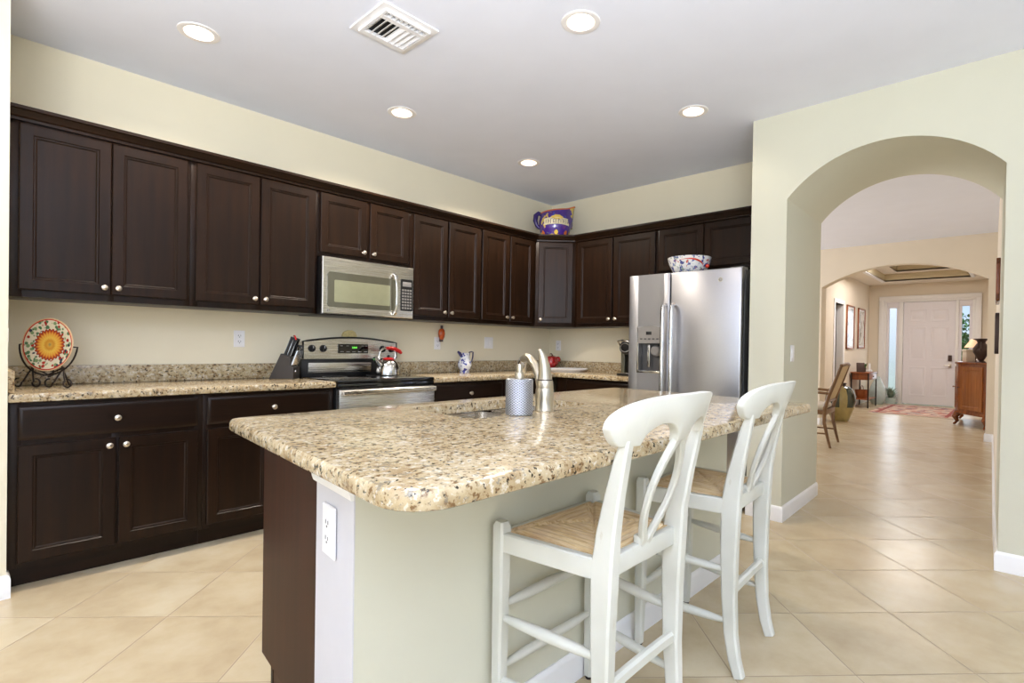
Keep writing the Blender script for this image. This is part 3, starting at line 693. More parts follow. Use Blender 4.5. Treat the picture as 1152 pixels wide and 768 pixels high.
# ================================================================ ISLAND
def island():
    t = thing('kitchen_island', 'kitchen island with dark wood base and cream-painted back under granite', 'kitchen island', (-2.9, -2.5, 0))
    O = Matrix.Translation((2.9, 2.5, 0))
    # brown cabinet: end panels, floor, face frame with doors toward the range
    b = B(); b.M = O
    b.prism([(-3.905, -2.105), (-3.96, -2.62), (-3.94, -2.62), (-3.885, -2.105)], 'xy', 0.105, 0.872)
    b.prism([(-3.897, -2.18), (-3.96, -2.62), (-3.94, -2.62), (-3.877, -2.18)], 'xy', 0.001, 0.105)
    b.build('end_panel', 'espresso_panel', t, smooth=0)
    b = B(); b.M = O; b.box(-1.93, -1.91, -2.62, -2.105, 0.001, 0.872, 0.001); b.build('end_panel', 'espresso', t)
    b = B(); b.M = O; b.box(-3.90, -1.93, -2.62, -2.13, 0.105, 0.125); b.box(-3.90, -1.93, -2.185, -2.17, 0.001, 0.105); b.build('cabinet_floor', 'espresso', t)
    b = B(); b.M = O
    for x in (-3.885, -3.28, -2.62, -1.97): b.box(x, x+0.04, -2.125, -2.105, 0.105, 0.872, 0.001)
    b.box(-3.884, -1.931, -2.1245, -2.1058, 0.83, 0.8715); b.box(-3.884, -1.931, -2.1245, -2.1058, 0.1055, 0.14); b.build('face_frame', 'espresso', t)
    for x in (-3.86, -3.255, -2.595):
        b = B(); b.M = Matrix.Rotation(PI, 4, 'Z'); b.panel(-0.61, 0, 0, 0.70, DOOR); d = b.build('cabinet_door', 'espresso', t, (x + 2.9, -2.105 + 2.5, 0.13), smooth=25)
        k = knob(d, (0.57, 0.020, 0.66)); k.rotation_euler = (0, 0, PI)
    # painted half wall
    b = B(); b.M = O; b.prism([(-3.96, -2.621), (-3.988, -2.868), (-1.862, -2.868), (-1.862, -2.621), (-1.95, -2.621), (-1.95, -2.662), (-3.87, -2.662), (-3.865, -2.621)], 'xy', 0.001, 0.872); b.build('half_wall', 'wall_dimmed', t, smooth=0)
    b = B(); b.M = O; b.prism([(-3.9605, -2.6205), (-3.9885, -2.8685), (-3.9915, -2.8683), (-3.9635, -2.6203)], 'xy', 0.002, 0.872); b.build('end_facing', 'end_white', t, smooth=0)  # thin facing on the half wall's end, whiter than the long face
    b = B(); b.M = O; b.sweep([(-3.963, -2.61), (-3.992, -2.869)][::-1], [(o*-1, z) for o, z in [(0, 0.80), (0.006, 0.80), (0.010, 0.812), (0.012, 0.826), (0.024, 0.846), (0.030, 0.852), (0.030, 0.872), (0, 0.872)]])
    b.build('cap_trim', 'trim', t, smooth=15)
    b = B(); b.M = O; b.sweep([(-3.965, -2.62), (-3.992, -2.868), (-1.862, -2.868)], BB); b.build('baseboard', 'trim', t)
    return t
isl = island()
# countertop of the island with the sink cut out
def rrect(x0, x1, y0, y1, r, n=5, sk=0.0):
    P = []
    for cx, cy, a in ((x1-r, y1-r, 0), (x0+r, y1-r, 90), (x0+r, y0+r, 180), (x1-r, y0+r, 270)): P += arc(cx, cy, r, a, a+90, n)
    return P
def round_poly(P, r, n=6):
    out = []; m = len(P)
    for i in range(m):
        p = Vector(P[i]); a = (Vector(P[i-1])-p).normalized(); c = (Vector(P[(i+1) % m])-p).normalized()
        rr = r[i]; ang = a.angle(c); d = rr/math.tan(ang/2); s = p + a*d; e = p + c*d; ctr = p + (a+c).normalized()*(rr/math.sin(ang/2))
        v0 = s-ctr; v1 = e-ctr; th = math.atan2(v0.x*v1.y-v0.y*v1.x, v0.dot(v1)); a0 = math.atan2(v0.y, v0.x)
        out += [(ctr.x + rr*math.cos(a0+th*k/n), ctr.y + rr*math.sin(a0+th*k/n)) for k in range(n+1)]
    return out
SK = (-3.422, -2.69, -2.203, -2.626)     # x0, x1, far y, near y of the cut-out
b = B(); b.M = Matrix.Translation((2.95, 2.66, -CZ0))
P = round_poly([(-4.012, -2.066), (-4.125, -3.268), (-1.80, -3.268), (-1.735, -2.066)], [0.05, 0.10, 0.06, 0.04])
b.slab(P, 0.874, 0.914, [round_poly([(-2.69, -2.205), (-3.395, -2.205), (-3.42, -2.622), (-3.285, -2.622), (-3.255, -2.580), (-2.69, -2.580)], [0.06, 0.06, 0.05, 0.03, 0.03, 0.06])], r=0.016)
tag(b.build('island_countertop', 'granite', loc=(-2.95, -2.66, CZ0)), 'large granite island countertop with a sink cut into it', 'countertop', 'granite countertops')
def sink():
    t = thing('kitchen_sink', 'double-bowl stainless steel sink set under the island countertop', 'sink', (-3.04, -2.375, 0.70))
    O = Matrix.Translation((3.04, 2.375, -0.70)); x0, x1, yf, yn = SK; xm = -2.985
    b = B(); b.M = O
    z1 = 0.8735
    b.box(x0-0.02, x1+0.02, yn-0.02, yn+0.003, z1-0.004, z1); b.box(x0-0.02, x1+0.02, yf-0.003, yf+0.02, z1-0.004, z1); b.box(x0-0.02, x0+0.003, yn, yf, z1-0.004, z1); b.box(x1-0.003, x1+0.02, yn, yf, z1-0.004, z1)
    b.box(xm-0.012, xm+0.012, yn, yf, z1-0.025, z1-0.02, 0.002)
    b.build('rim', 'steel_fine', t)
    for u0, u1, dz in ((x0, xm-0.01, 0.18), (xm+0.01, x1, 0.15)):
        b = B(); b.M = O; top = rrect(u0, u1, yn, yf, 0.055); 
        rings = [(0.0, z1-0.02 if False else z1-0.004), (0.004, z1-dz+0.04), (0.02, z1-dz+0.008), (0.05, z1-dz)]
        tb = bmesh.new(); R = []
        cx, cy = (u0+u1)/2, (yn+yf)/2
        for ins, z in rings:
            kx = 1-ins*2/(u1-u0); ky = 1-ins*2/(yf-yn); R.append([tb.verts.new((cx+(x-cx)*kx, cy+(y-cy)*ky, z)) for x, y in top])
        for a, c in zip(R, R[1:]):
            for k in range(len(a)): tb.faces.new((a[k], c[k], c[(k+1) % len(a)], a[(k+1) % len(a)]))
        tb.faces.new(R[-1]); b._merge(tb, 0)
        bo = b.build('bowl', 'steel_x', t)
        b = B(); b.M = O; b.lathe([(0.0, z1-dz+0.002), (0.030, z1-dz+0.002), (0.042, z1-dz+0.005), (0.045, z1-dz+0.001)], 20, (cx, cy, 0)); b.build('drain', 'steel_fine', bo)
sink()
def faucet():
    c = (-3.045, -2.620)
    t = thing('faucet', 'champagne nickel pull-out faucet at the island sink', 'faucet', (c[0], c[1], CZ1))
    b = B(); b.lathe([(0.0, 0.0), (0.038, 0.0), (0.0385, 0.004), (0.036, 0.008), (0.037, 0.05), (0.036, 0.085), (0.0345, 0.089), (0.034, 0.091), (0.0345, 0.093), (0.033, 0.115), (0.031, 0.120), (0.0, 0.120)], 32); b.build('body', 'champagne', t)
    b = B(); b.lathe([(0.030, 0.1205), (0.031, 0.122), (0.030, 0.125)], 32); b.build('collar', 'bronze', t)
    b = B(); n = 8
    pts = [(0, 0, 0.123), (-0.001, 0.0, 0.15), (-0.005, 0.001, 0.18), (-0.010, 0.002, 0.205), (-0.017, 0.004, 0.225), (-0.026, 0.006, 0.243)]
    b.tube(pts, [0.029, 0.026, 0.023, 0.019, 0.014, 0.007], 20); b.build('lever_handle', 'champagne', t)
    b = B()
    pts = [(0.004, 0.018, 0.04), (0.018, 0.040, 0.085), (0.036, 0.066, 0.135), (0.050, 0.100, 0.175), (0.066, 0.140, 0.20), (0.084, 0.180, 0.206), (0.100, 0.212, 0.198)]
    b.tube(pts, [0.014, 0.0155, 0.0165, 0.017, 0.0175, 0.018, 0.0185], 16); b.build('spout', 'champagne', t)
    b = B(); b.tube([(0.101, 0.214, 0.197), (0.111, 0.234, 0.182), (0.117, 0.245, 0.160), (0.120, 0.250, 0.138)], [0.019, 0.021, 0.022, 0.024], 16); b.build('spray_head', 'steel_fine', t)
faucet()
def soap():
    t = thing('soap_dispenser', 'patterned silver soap pump bottle standing in front of the sink', 'soap dispenser', (-3.203, -2.634, CZ1))
    b = B(); b.lathe([(0, 0), (0.048, 0), (0.051, 0.003), (0.051, 0.128), (0.049, 0.132), (0.0, 0.132)], 40); b.build('bottle', 'perf', t)
    b = B(); b.lathe([(0.0, 0.132), (0.017, 0.132), (0.0175, 0.134), (0.0175, 0.150), (0.015, 0.155), (0.010, 0.156), (0.0095, 0.158), (0.0, 0.158)], 24)
    b.lathe([(0.0, 0.157), (0.0105, 0.157), (0.0105, 0.184), (0.009, 0.187), (0.0, 0.187)], 20); b.tube([(0.0, 0.0, 0.178), (0.02, 0.03, 0.180), (0.024, 0.042, 0.173)], [0.006, 0.0055, 0.004], 10); b.build('pump', 'champagne', t)
soap()

# ================================================================ APPLIANCES
def badge(parent, loc, r, rz=0):
    """round maker's badge: ring and a small swash"""
    b = B(); b.lathe([(0, 0.002), (r*0.80, 0.002), (r*0.82, 0.003), (r, 0.003), (r, 0)], 24, axis='Y', mis=[0, 0, 1, 1])
    b.tube([(-r*0.35, -0.0035, -r*0.35), (-r*0.5, -0.0035, 0.1*r), (-r*0.15, -0.0035, r*0.45), (-r*0.1, -0.0035, 0), (-r*0.3, -0.0035, -r*0.05)], r*0.07, 5, 1)
    b.tube([(r*0.5, -0.0035, r*0.4), (r*0.15, -0.0035, r*0.3), (r*0.35, -0.0035, 0.0), (r*0.1, -0.0035, -r*0.3), (r*0.5, -0.0035, -r*0.35)], r*0.07, 5, 1)
    return b.build('badge', ['silver_plastic', 'steel_fine'], parent, loc)
def microwave():
    x0, x1, z0, z1, yf = -2.890, -2.138, 1.370, 1.779, -0.40
    t = thing('microwave', 'stainless over-the-range microwave with a bowed handle, under the short cabinet', 'microwave', (x0, 0, z0)); w = x1-x0; h = z1-z0
    b = B(); b.box(0, w, yf+0.025, -0.002, 0.004, h, 0.003); b.box(0.01, w-0.01, yf+0.02, -0.004, 0.0, 0.006, 0.001)
    for k in range(2): b.box(0.06+k*0.36, 0.06+k*0.36+0.26, yf+0.08, -0.12, -0.003, 0.003, 0.001, mi=1)
    b.build('housing', ['black', 'grey_plastic'], t)
    b = B(); b.panel(0, w, 0.006, h, [(0, yf+0.026), (0, yf+0.006), (0.006, yf), (0.02, yf)]); b.build('front_panel', 'steel_x', t)
    d = B(); P = [(x, z) for x, z in rrect(0.034, 0.583, 0.056, 0.304, 0.025)]; d.prism(P, 'xz', yf-0.004, yf, 0)
    dr = d.build('door_glass', 'oven_glass', t)
    d = B(); P = [(x, z) for x, z in rrect(0.085, 0.535, 0.092, 0.250, 0.008)]; d.prism(P, 'xz', yf-0.0055, yf-0.004, 0); d.build('window', 'window_glass', dr)
    d = B(); pts = [(0.572, yf-0.005, 0.345), (0.572, yf-0.03, 0.325), (0.574, yf-0.043, 0.26), (0.576, yf-0.047, 0.185), (0.576, yf-0.043, 0.11), (0.574, yf-0.030, 0.045), (0.574, yf-0.005, 0.028)]
    d.bar(pts, 0.024, 0.014, bev=0.004); d.build('handle', 'steel_fine', t)
    d = B(); P = [(x, z) for x, z in rrect(0.632, 0.742, 0.064, 0.312, 0.008)]; d.prism(P, 'xz', yf-0.003, yf, 0); cp = d.build('control_panel', 'black', t)
    d = B(); d.box(0.648, 0.728, yf-0.0045, yf-0.003, 0.255, 0.292, 0.001); d.build('display', 'silver_plastic', cp)
    d = B()
    for r_ in range(7):
        for c_ in range(4): d.box(0.643+c_*0.0235, 0.643+c_*0.0235+0.018, yf-0.0045, yf-0.003, 0.078+r_*0.0235, 0.078+r_*0.0235+0.014, 0.001)
    k = d.build('keypad', 'silver_plastic', cp); k['label'] = 'pale button grid'
    badge(t, (0.045, yf, 0.035), 0.011)
microwave()
def range_():
    x0, x1 = -2.898, -2.112; w = x1-x0
    t = thing('range', 'stainless electric range with a black glass cooktop and arched back panel', 'stove', (x0, 0, 0))
    b = B(); b.box(0.002, w-0.002, -0.63, -0.03, 0.10, 0.895, 0.002); b.box(0.03, w-0.03, -0.56, -0.05, 0.001, 0.10); b.build('body', 'black', t)
    b = B(); b.box(0.0, w, -0.655, -0.10, 0.895, 0.921, 0.007); ck = b.build('cooktop', 'black_glass', t)
    for (cx, cy, r_) in ((0.20, -0.48, 0.105), (0.58, -0.48, 0.085), (0.20, -0.22, 0.085), (0.58, -0.22, 0.105)):
        b = B(); b.lathe([(r_-0.003, 0.9212), (r_, 0.9216), (r_+0.003, 0.9212)], 40, (cx, cy, 0)); b.build('burner_ring', 'grey_plastic', ck)
    b = B(); b.box(0.002, w-0.002, -0.652, -0.628, 0.862, 0.894, 0.003); b.build('control_strip', 'black_glass', t)
    b = B(); b.box(0.004, w-0.004, -0.668, -0.628, 0.24, 0.858, 0.006); d = b.build('oven_door', 'steel_x', t)
    b = B(); b.box(0.12, w-0.12, -0.671, -0.667, 0.36, 0.70, 0.002); b.build('oven_window', 'black_glass', d)
    b = B(); b.bar([(0.02, -0.70, 0.838), (0.2, -0.712, 0.841), (w/2, -0.716, 0.842), (w-0.2, -0.712, 0.841), (w-0.02, -0.70, 0.838)], 0.034, 0.022, side=(0, 0, 1), bev=0.008)
    for x in (0.045, w-0.045): b.box(x-0.012, x+0.012, -0.70, -0.665, 0.828, 0.848, 0.003)
    b.build('door_handle', 'steel_x', d)
    b = B(); b.box(0.004, w-0.004, -0.664, -0.628, 0.105, 0.232, 0.006); b.build('drawer', 'steel_x', t)
    # back panel: lower recess and arched control console
    b = B(); b.box(0.0, w, -0.10, -0.03, 0.895, 1.055, 0.004); b.build('back_riser', 'black', t)
    b = B(); b.box(0.05, w-0.22, -0.104, -0.099, 0.945, 1.02, 0.004); b.build('riser_panel', 'steel_x', t)
    top = [(w*k/20, 1.178 + 0.034*math.sin(PI*k/20)) for k in range(21)]
    prof = [(0.0, 1.05), (w, 1.05)] + top[::-1]
    b = B(); b.prism(prof, 'xz', -0.125, -0.031); bk = b.build('control_console', 'steel_x', t, smooth=25)
    b = B(); b.tube([(x, -0.122, z+0.002) for x, z in [(0.0, 1.05)] + top + [(w, 1.05)]], 0.008, 6); b.build('console_edge', 'black', bk)
    b = B(); b.prism(rrect(0.268, 0.522, 1.093, 1.165, 0.006), 'xz', -0.130, -0.124); dp = b.build('display', 'black_glass', bk)
    b = B()
    for k in range(4):
        xx = 0.385 + k*0.011
        for q in ((0, 0.007, 1.1365, 1.138), (0, 0.007, 1.131, 1.1325), (0, 0.007, 1.1425, 1.144), (0, 0.0012, 1.131, 1.144), (0.0058, 0.007, 1.131, 1.144)): b.box(xx+q[0], xx+q[1], -0.1312, -0.130, q[2], q[3])
    b.build('clock_digits', 'green_led', dp)
    b = B()
    for k in range(5):
        b.box(0.285+k*0.05, 0.285+k*0.05+0.03, -0.1312, -0.130, 1.102, 1.108)
    for k in (0, 1, 3.6, 4.2): b.box(0.285+k*0.05, 0.285+k*0.05+0.02, -0.1312, -0.130, 1.148, 1.153)
    b.build('touch_keys', 'silver_plastic', dp)
    for x in (0.065, 0.152, 0.655, 0.735):
        b = B(); b.lathe([(0.0, 0.012), (0.024, 0.012), (0.028, 0.0), (0.0, 0.0)], 24, axis='Y'); b.box(-0.006, 0.006, -0.028, -0.01, -0.022, 0.022, 0.003); b.box(-0.0015, 0.0015, -0.0285, -0.027, 0.002, 0.02, mi=1)
        b.build('control_knob', ['black', 'white_plastic'], bk, (x, -0.125, 1.128))
range_()
def fridge():
    # local frame: width along x (world -y), front toward local -y (world -x)
    t = thing('refrigerator', 'stainless side-by-side refrigerator with a dispenser in its left door', 'refrigerator', (0, -1.602, 0), R90)
    w = 0.930
    b = B(); b.box(0.003, w-0.003, -0.775, -0.05, 0.03, 1.752, 0.004); b.box(0.03, w-0.03, -0.70, -0.1, 0.001, 0.03); b.build('cabinet_body', 'grey_plastic', t)
    b = B(); b.box(0.01, w-0.01, -0.79, -0.75, 0.02, 0.10, 0.004)
    for k in range(7): b.box(0.03, w-0.03, -0.793, -0.79, 0.03+k*0.009, 0.034+k*0.009)
    b.build('toe_grille', 'black', t)
    g = 0.372
    # freezer door with a niche
    cx0, cx1, cz0, cz1 = 0.095, 0.305, 0.985, 1.225
    b = B(); y0, y1 = -0.85, -0.782
    b.box(0, cx0, y0, y1, 0.11, 1.762, 0.006); b.box(cx1, g-0.004, y0, y1, 0.11, 1.762, 0.006)
    b.box(cx0-0.008, cx1+0.008, y0, y1, 0.11, cz0, 0.0); b.box(cx0-0.008, cx1+0.008, y0, y1, cz1, 1.762, 0.0)
    fd = b.build('freezer_door', 'steel', t)
    b = B(); b.box(cx0, cx1, y0+0.055, y1, cz0, cz1); 
    fr = [(0, -0.001), (0, -0.008), (0.004, -0.010), (0.012, -0.010), (0.014, 0.0)]
    b.box(cx0-0.012, cx0+0.004, y0-0.008, y0+0.05, cz0-0.012, 1.345, 0.003, mi=1); b.box(cx1-0.004, cx1+0.012, y0-0.008, y0+0.05, cz0-0.012, 1.345, 0.003, mi=1); b.box(cx0-0.012, cx1+0.012, y0-0.010, y0+0.05, cz0-0.014, cz0+0.006, 0.003, mi=1)
    dp = b.build('dispenser', ['grey_plastic', 'steel_fine'], fd)
    b = B(); n = 12
    P = [(cx0, cz1-0.015), (cx1, cz1-0.015)] + [(cx1-(cx1-cx0)*k/n, 1.335 + 0.016*math.sin(PI*k/n)) for k in range(n+1)]
    b.prism(P, 'xz', y0-0.012, y0+0.004, 0); b.box((cx0+cx1)/2-0.03, (cx0+cx1)/2+0.02, y0-0.0135, y0-0.0115, 1.278, 1.305, 0.001, mi=1)
    for k in range(5): b.box(cx0+0.02+k*0.037, cx0+0.042+k*0.037, y0-0.0135, y0-0.0115, 1.240, 1.250, 0.001, mi=2)
    b.build('dispenser_controls', ['silver_plastic', 'black', 'grey_plastic'], dp)
    b = B(); b.lathe([(0.0, 0.02), (0.03, 0.018), (0.042, 0.005), (0.045, -0.02), (0.0, -0.02)], 24, ((cx0+cx1)/2+0.035, y0+0.03, 1.15), axis='Y'); b.build('dispenser_chute', 'silver_plastic', dp)
    b = B(); b.box((cx0+cx1)/2-0.035, (cx0+cx1)/2-0.012, y0+0.02, y0+0.03, 1.02, 1.20, 0.003); b.build('dispenser_lever', 'steel_fine', dp)
    b = B(); b.box(g+0.004, w, y0, y1, 0.11, 1.762, 0.012); rd = b.build('refrigerator_door', 'steel', t)
    for x, dd in ((g-0.035, fd), (g+0.040, rd)):
        b = B(); pts = [(x, y0, 1.515), (x, y0-0.045, 1.50), (x, y0-0.055, 1.44), (x, y0-0.055, 0.90), (x, y0-0.055, 0.56), (x, y0-0.045, 0.50), (x, y0, 0.485)]
        b.tube(pts, [0.013, 0.0155, 0.016, 0.016, 0.016, 0.0155, 0.013], 14); b.build('door_handle', 'steel_fine', dd)
    b = B(); b.box(g+0.45, w-0.01, -0.80, -0.70, 1.753, 1.772, 0.005); b.build('hinge_cover', 'silver_plastic', t)
    badge(rd, (0.775, y0, 1.68), 0.017)
fridge()

# ================================================================ STOOLS
def make_stool(label):
    t = thing('counter_stool', label, 'stool', (0, 0, 0), 0, 'white counter stools')
    for s in (-1, 1):     # front legs (toward the island), proud of the seat with rounded tops
        b = B(); x = 0.224*s
        b.bar([(x, 0.155, 0.012), (x, 0.152, 0.25), (x, 0.150, 0.60), (x, 0.150, 0.648), (x, 0.150, 0.662)], [0.030, 0.038, 0.042, 0.042, 0.030], [0.030, 0.038, 0.042, 0.042, 0.030], bev=0.006)
        l = b.build('leg', 'paint_white', t); b = B(); b.lathe([(0, 0), (0.012, 0), (0.014, 0.006), (0.010, 0.012), (0, 0.012)], 14, (x, 0.155, 0)); b.build('glide', 'iron', l)
    for s in (-1, 1):     # rear legs sweep up into the back posts
        b = B(); x = 0.185*s
        pts = [(x, -0.222, 0.004), (x, -0.205, 0.06), (x, -0.190, 0.15), (x, -0.182, 0.28), (x, -0.180, 0.45), (x, -0.182, 0.60), (x, -0.192, 0.70), (x+0.005*s, -0.212, 0.80), (x+0.009*s, -0.234, 0.89), (x+0.010*s, -0.250, 0.945)]
        b.bar(pts, [0.034, 0.036, 0.038, 0.040, 0.042, 0.044, 0.040, 0.036, 0.034, 0.032], [0.036, 0.040, 0.044, 0.050, 0.058, 0.066, 0.056, 0.046, 0.036, 0.024], bev=0.006); b.build('leg', 'paint_white', t)
    # rails round the seat
    b = B(); b.box(-0.21, 0.21, 0.138, 0.163, 0.578, 0.632, 0.004)
    b.box(-0.175, 0.175, -0.192, -0.168, 0.578, 0.632, 0.004)
    for s in (-1, 1): b.bar([(0.226*s, 0.138, 0.605), (0.192*s, -0.170, 0.605)], 0.026, 0.056, side=(1, 0, 0), bev=0.004)
    b.build('seat_frame', 'paint_white', t)
    # rush seat: four woven triangles meeting in the middle
    b = B(); tb = bmesh.new(); n = 72; G = []
    for j in range(n+1):
        row = []
        for i in range(n+1):
            u = -1 + 2*i/n; v = -1 + 2*j/n; m_ = max(abs(u), abs(v)); hw = 0.194 + 0.016*v
            dist = m_*0.19
            z = 0.632 + 0.016*(1-m_**4) - 0.007*math.exp(-((abs(u)-abs(v))/0.05)**2) + 0.0022*math.sin(2*PI*dist/0.0075)
            row.append(tb.verts.new((u*hw, v*0.155 - 0.014, z)))
        G.append(row)
    for j in range(n):
        for i in range(n): tb.faces.new((G[j][i], G[j][i+1], G[j+1][i+1], G[j+1][i]))
    bt = []
    ring = [G[0][i] for i in range(n)] + [G[j][n] for j in range(n)] + [G[n][n-i] for i in range(n)] + [G[n-j][0] for j in range(n)]
    low = [tb.verts.new((q.co.x*1.01, q.co.y*1.01, 0.605)) for q in ring]
    for k in range(len(ring)): tb.faces.new((ring[k], low[k], low[(k+1) % len(low)], ring[(k+1) % len(low)]))
    tb.faces.new(low); bmesh.ops.recalc_face_normals(tb, faces=list(tb.faces)); b._merge(tb, 0)
    b.build('rush_seat', 'rush', t, smooth=60)
    # stretchers
    def turned(p0, p1, name='stretcher'):
        b = B(); a = Vector(p0); c = Vector(p1); k = [0, 0.08, 0.2, 0.5, 0.8, 0.92, 1]; b.tube([a.lerp(c, q) for q in k], [0.009, 0.0115, 0.014, 0.0165, 0.014, 0.0115, 0.009], 12); b.build(name, 'paint_white', t)
    for s in (-1, 1):
        turned((0.224*s, 0.140, 0.385), (0.186*s, -0.165, 0.375)); turned((0.224*s, 0.140, 0.205), (0.186*s, -0.165, 0.19))
    turned((-0.21, 0.151, 0.415), (0.21, 0.151, 0.415)); turned((-0.21, 0.153, 0.235), (0.21, 0.153, 0.235))
    b = B(); b.bar([(-0.175, -0.184, 0.295), (-0.09, -0.19, 0.305), (0, -0.192, 0.308), (0.09, -0.19, 0.305), (0.175, -0.184, 0.295)], 0.036, 0.024, side=(0, 0, 1), bev=0.007); b.build('stretcher', 'paint_white', t)
    # crest rail: curved board with two arched cut-outs under it
    CY = lambda x: -0.290 + 1.0*x*x
    LEAN = 0.30
    b = B(); tb = bmesh.new(); nx = 60; F_, K_ = [], []
    def topz(x):
        a = abs(x)/0.260
        return 0.985 + 0.068*math.sqrt(max(0, 1-a**3.2))
    def botz(x):
        a = abs(x)
        if a > 0.165: return 0.928 + 0.045*max(0, (a-0.217)/0.043)**2
        if a < 0.030: return 0.925
        u = (a-0.0975)/0.0675
        return 0.928 + 0.052*math.sqrt(max(0, 1-u*u))
    xs = sorted(set([-0.260 + 0.520*k/nx for k in range(nx+1)] + [s*q for s in (-1, 1) for q in (0.03, 0.0305, 0.034, 0.04, 0.155, 0.161, 0.1645, 0.165, 0.254, 0.259)]))
    Tf, Bf, Tb, Bb = [], [], [], []
    for x in xs:
        zt, zb = topz(x), botz(x)
        if zb > zt - 0.004: zb = zt - 0.004
        for (L, z, dy) in ((Tf, zt, 0.013), (Bf, zb, 0.013), (Tb, zt, -0.013), (Bb, zb, -0.013)):
            L.append(tb.verts.new((x, CY(x) - LEAN*(z-0.95) + dy, z)))
    for k in range(len(xs)-1):
        for a, c in ((Tf, Bf), (Bb, Tb), (Tb, Tf), (Bf, Bb)): tb.faces.new((a[k], a[k+1], c[k+1], c[k]))
    for k in (0, -1): tb.faces.new((Tf[k], Bf[k], Bb[k], Tb[k]))
    bmesh.ops.recalc_face_normals(tb, faces=list(tb.faces)); bmesh.ops.bevel(tb, geom=[e for e in tb.edges if len(e.link_faces) == 2 and e.calc_face_angle(0) > 1.0], offset=0.004, segments=2, profile=0.5, affect='EDGES')
    b._merge(tb, 0); b.build('crest_rail', 'paint_white', t, smooth=40)
    # splat: two bowed bars forming an open oval
    b = B()
    yb_ = lambda z: -0.184 + (CY(0)+0.184)*((z-0.625)/0.32) - 0.0*z
    for s in (-1, 1):
        pts = []; ws = []
        for k in range(13):
            q = k/12; z = 0.628 + 0.315*q; x = s*(0.012 + 0.052*math.sin(PI*min(1, max(0, (q-0.04)/0.92)))**0.9)
            pts.append((x, yb_(z), z)); ws.append(0.020 + 0.010*abs(1-2*q)**2)
        b.bar(pts, ws, 0.018, bev=0.004)
    b.box(-0.034, 0.034, -0.196, -0.170, 0.628, 0.655, 0.006)
    b.build('splat', 'paint_white', t)
    return t
st = make_stool('nearer white rush-seat counter stool, toward the left end of the island'); st.location = (-3.325, -3.058, 0); st.rotation_euler = (0, 0, math.radians(0.5))
s2 = copy_tree(st); s2['label'] = 'farther white rush-seat counter stool, near the refrigerator end of the island'; s2.location = (-2.562, -3.058, 0); s2.rotation_euler = (0, 0, math.radians(3.2))

# ================================================================ CEILING FITTINGS
CAN_LABELS = ['recessed ceiling light nearest the left end of the wall cabinets, in the upper left', 'recessed ceiling light right of the air vent, nearest above the island',
              'recessed ceiling light above the microwave side of the range, middle of the back row', 'recessed ceiling light nearest the arched wall and refrigerator', 'recessed ceiling light nearest the far corner with the pitcher']
for (cx, cy), lab in zip(CANS, CAN_LABELS):
    t = thing('recessed_light', lab, 'ceiling light', (cx, cy, H), 0, 'recessed ceiling lights')
    b = B(); b.lathe([(0.069, 0.0), (0.069, -0.004), (0.088, -0.006), (0.096, -0.004), (0.098, -0.0002), (0.069, -0.0002)], 36); b.build('trim_ring', 'lamp_trim', t)
    b = B(); b.lathe([(0.070, -0.003), (0.066, 0.02), (0.060, 0.05), (0.058, 0.052)], 36); b.build('baffle', 'baffle', t)
    b = B(); b.lathe([(0.0, 0.030), (0.035, 0.034), (0.054, 0.046), (0.060, 0.056), (0.060, 0.075), (0.0, 0.075)], 32); b.build('lens', 'lamp', t)
    d = bpy.data.lights.new('recessed_light_bulb', 'SPOT'); d.energy = (92 if cx > -2 else (78 if cx > -3 else 56)) if cy > -1.5 else (6 if cx > -2 else 10); d.color = WARM; d.spot_size = math.radians(146); d.spot_blend = 0.6; d.shadow_soft_size = 0.05
    l = bpy.data.objects.new('recessed_light_bulb', d); COL.objects.link(l); l.location = (cx, cy, H-0.012)
def vent():
    t = thing('ceiling_vent', 'white square ceiling air vent with angled louvres', 'air vent', (VENT[0], VENT[1], H))
    b = B(); s = 0.16
    for x0, x1, y0, y1 in ((-s, s, -s, -s+0.03), (-s, s, s-0.03, s), (-s, -s+0.03, -s+0.03, s-0.03), (s-0.03, s, -s+0.03, s-0.03)): b.box(x0, x1, y0, y1, -0.008, 0)
    i = 0.13
    for x0, x1, y0, y1 in ((-i, i, -i, -i+0.012), (-i, i, i-0.03, i), (-i, -i+0.012, -i+0.012, i-0.03), (i-0.012, i, -i+0.012, i-0.03), (-i+0.012, i-0.012, -0.088, -0.060)): b.box(x0, x1, y0, y1, -0.022, -0.004)
    b.build('frame', 'white_plastic', t)
    b = B(); b.box(-i, i, -i, i, -0.003, -0.001); b.build('duct_opening', 'dark', t)
    for k in range(8):
        x = -0.105 + k*0.030; a = -0.6 if k < 4 else 0.75
        b = B(); b.M = Matrix.Translation((x, 0.02, -0.014)) @ Matrix.Rotation(a, 4, 'Y'); b.box(-0.012, 0.012, -0.082, 0.082, -0.001, 0.001); b.build('louvre', 'white_plastic', t)
    for k in range(9):
        x = -0.11 + k*0.0275
        b = B(); b.box(x-0.003, x+0.003, -0.120, -0.086, -0.020, -0.006); b.build('louvre', 'white_plastic', t)
vent()
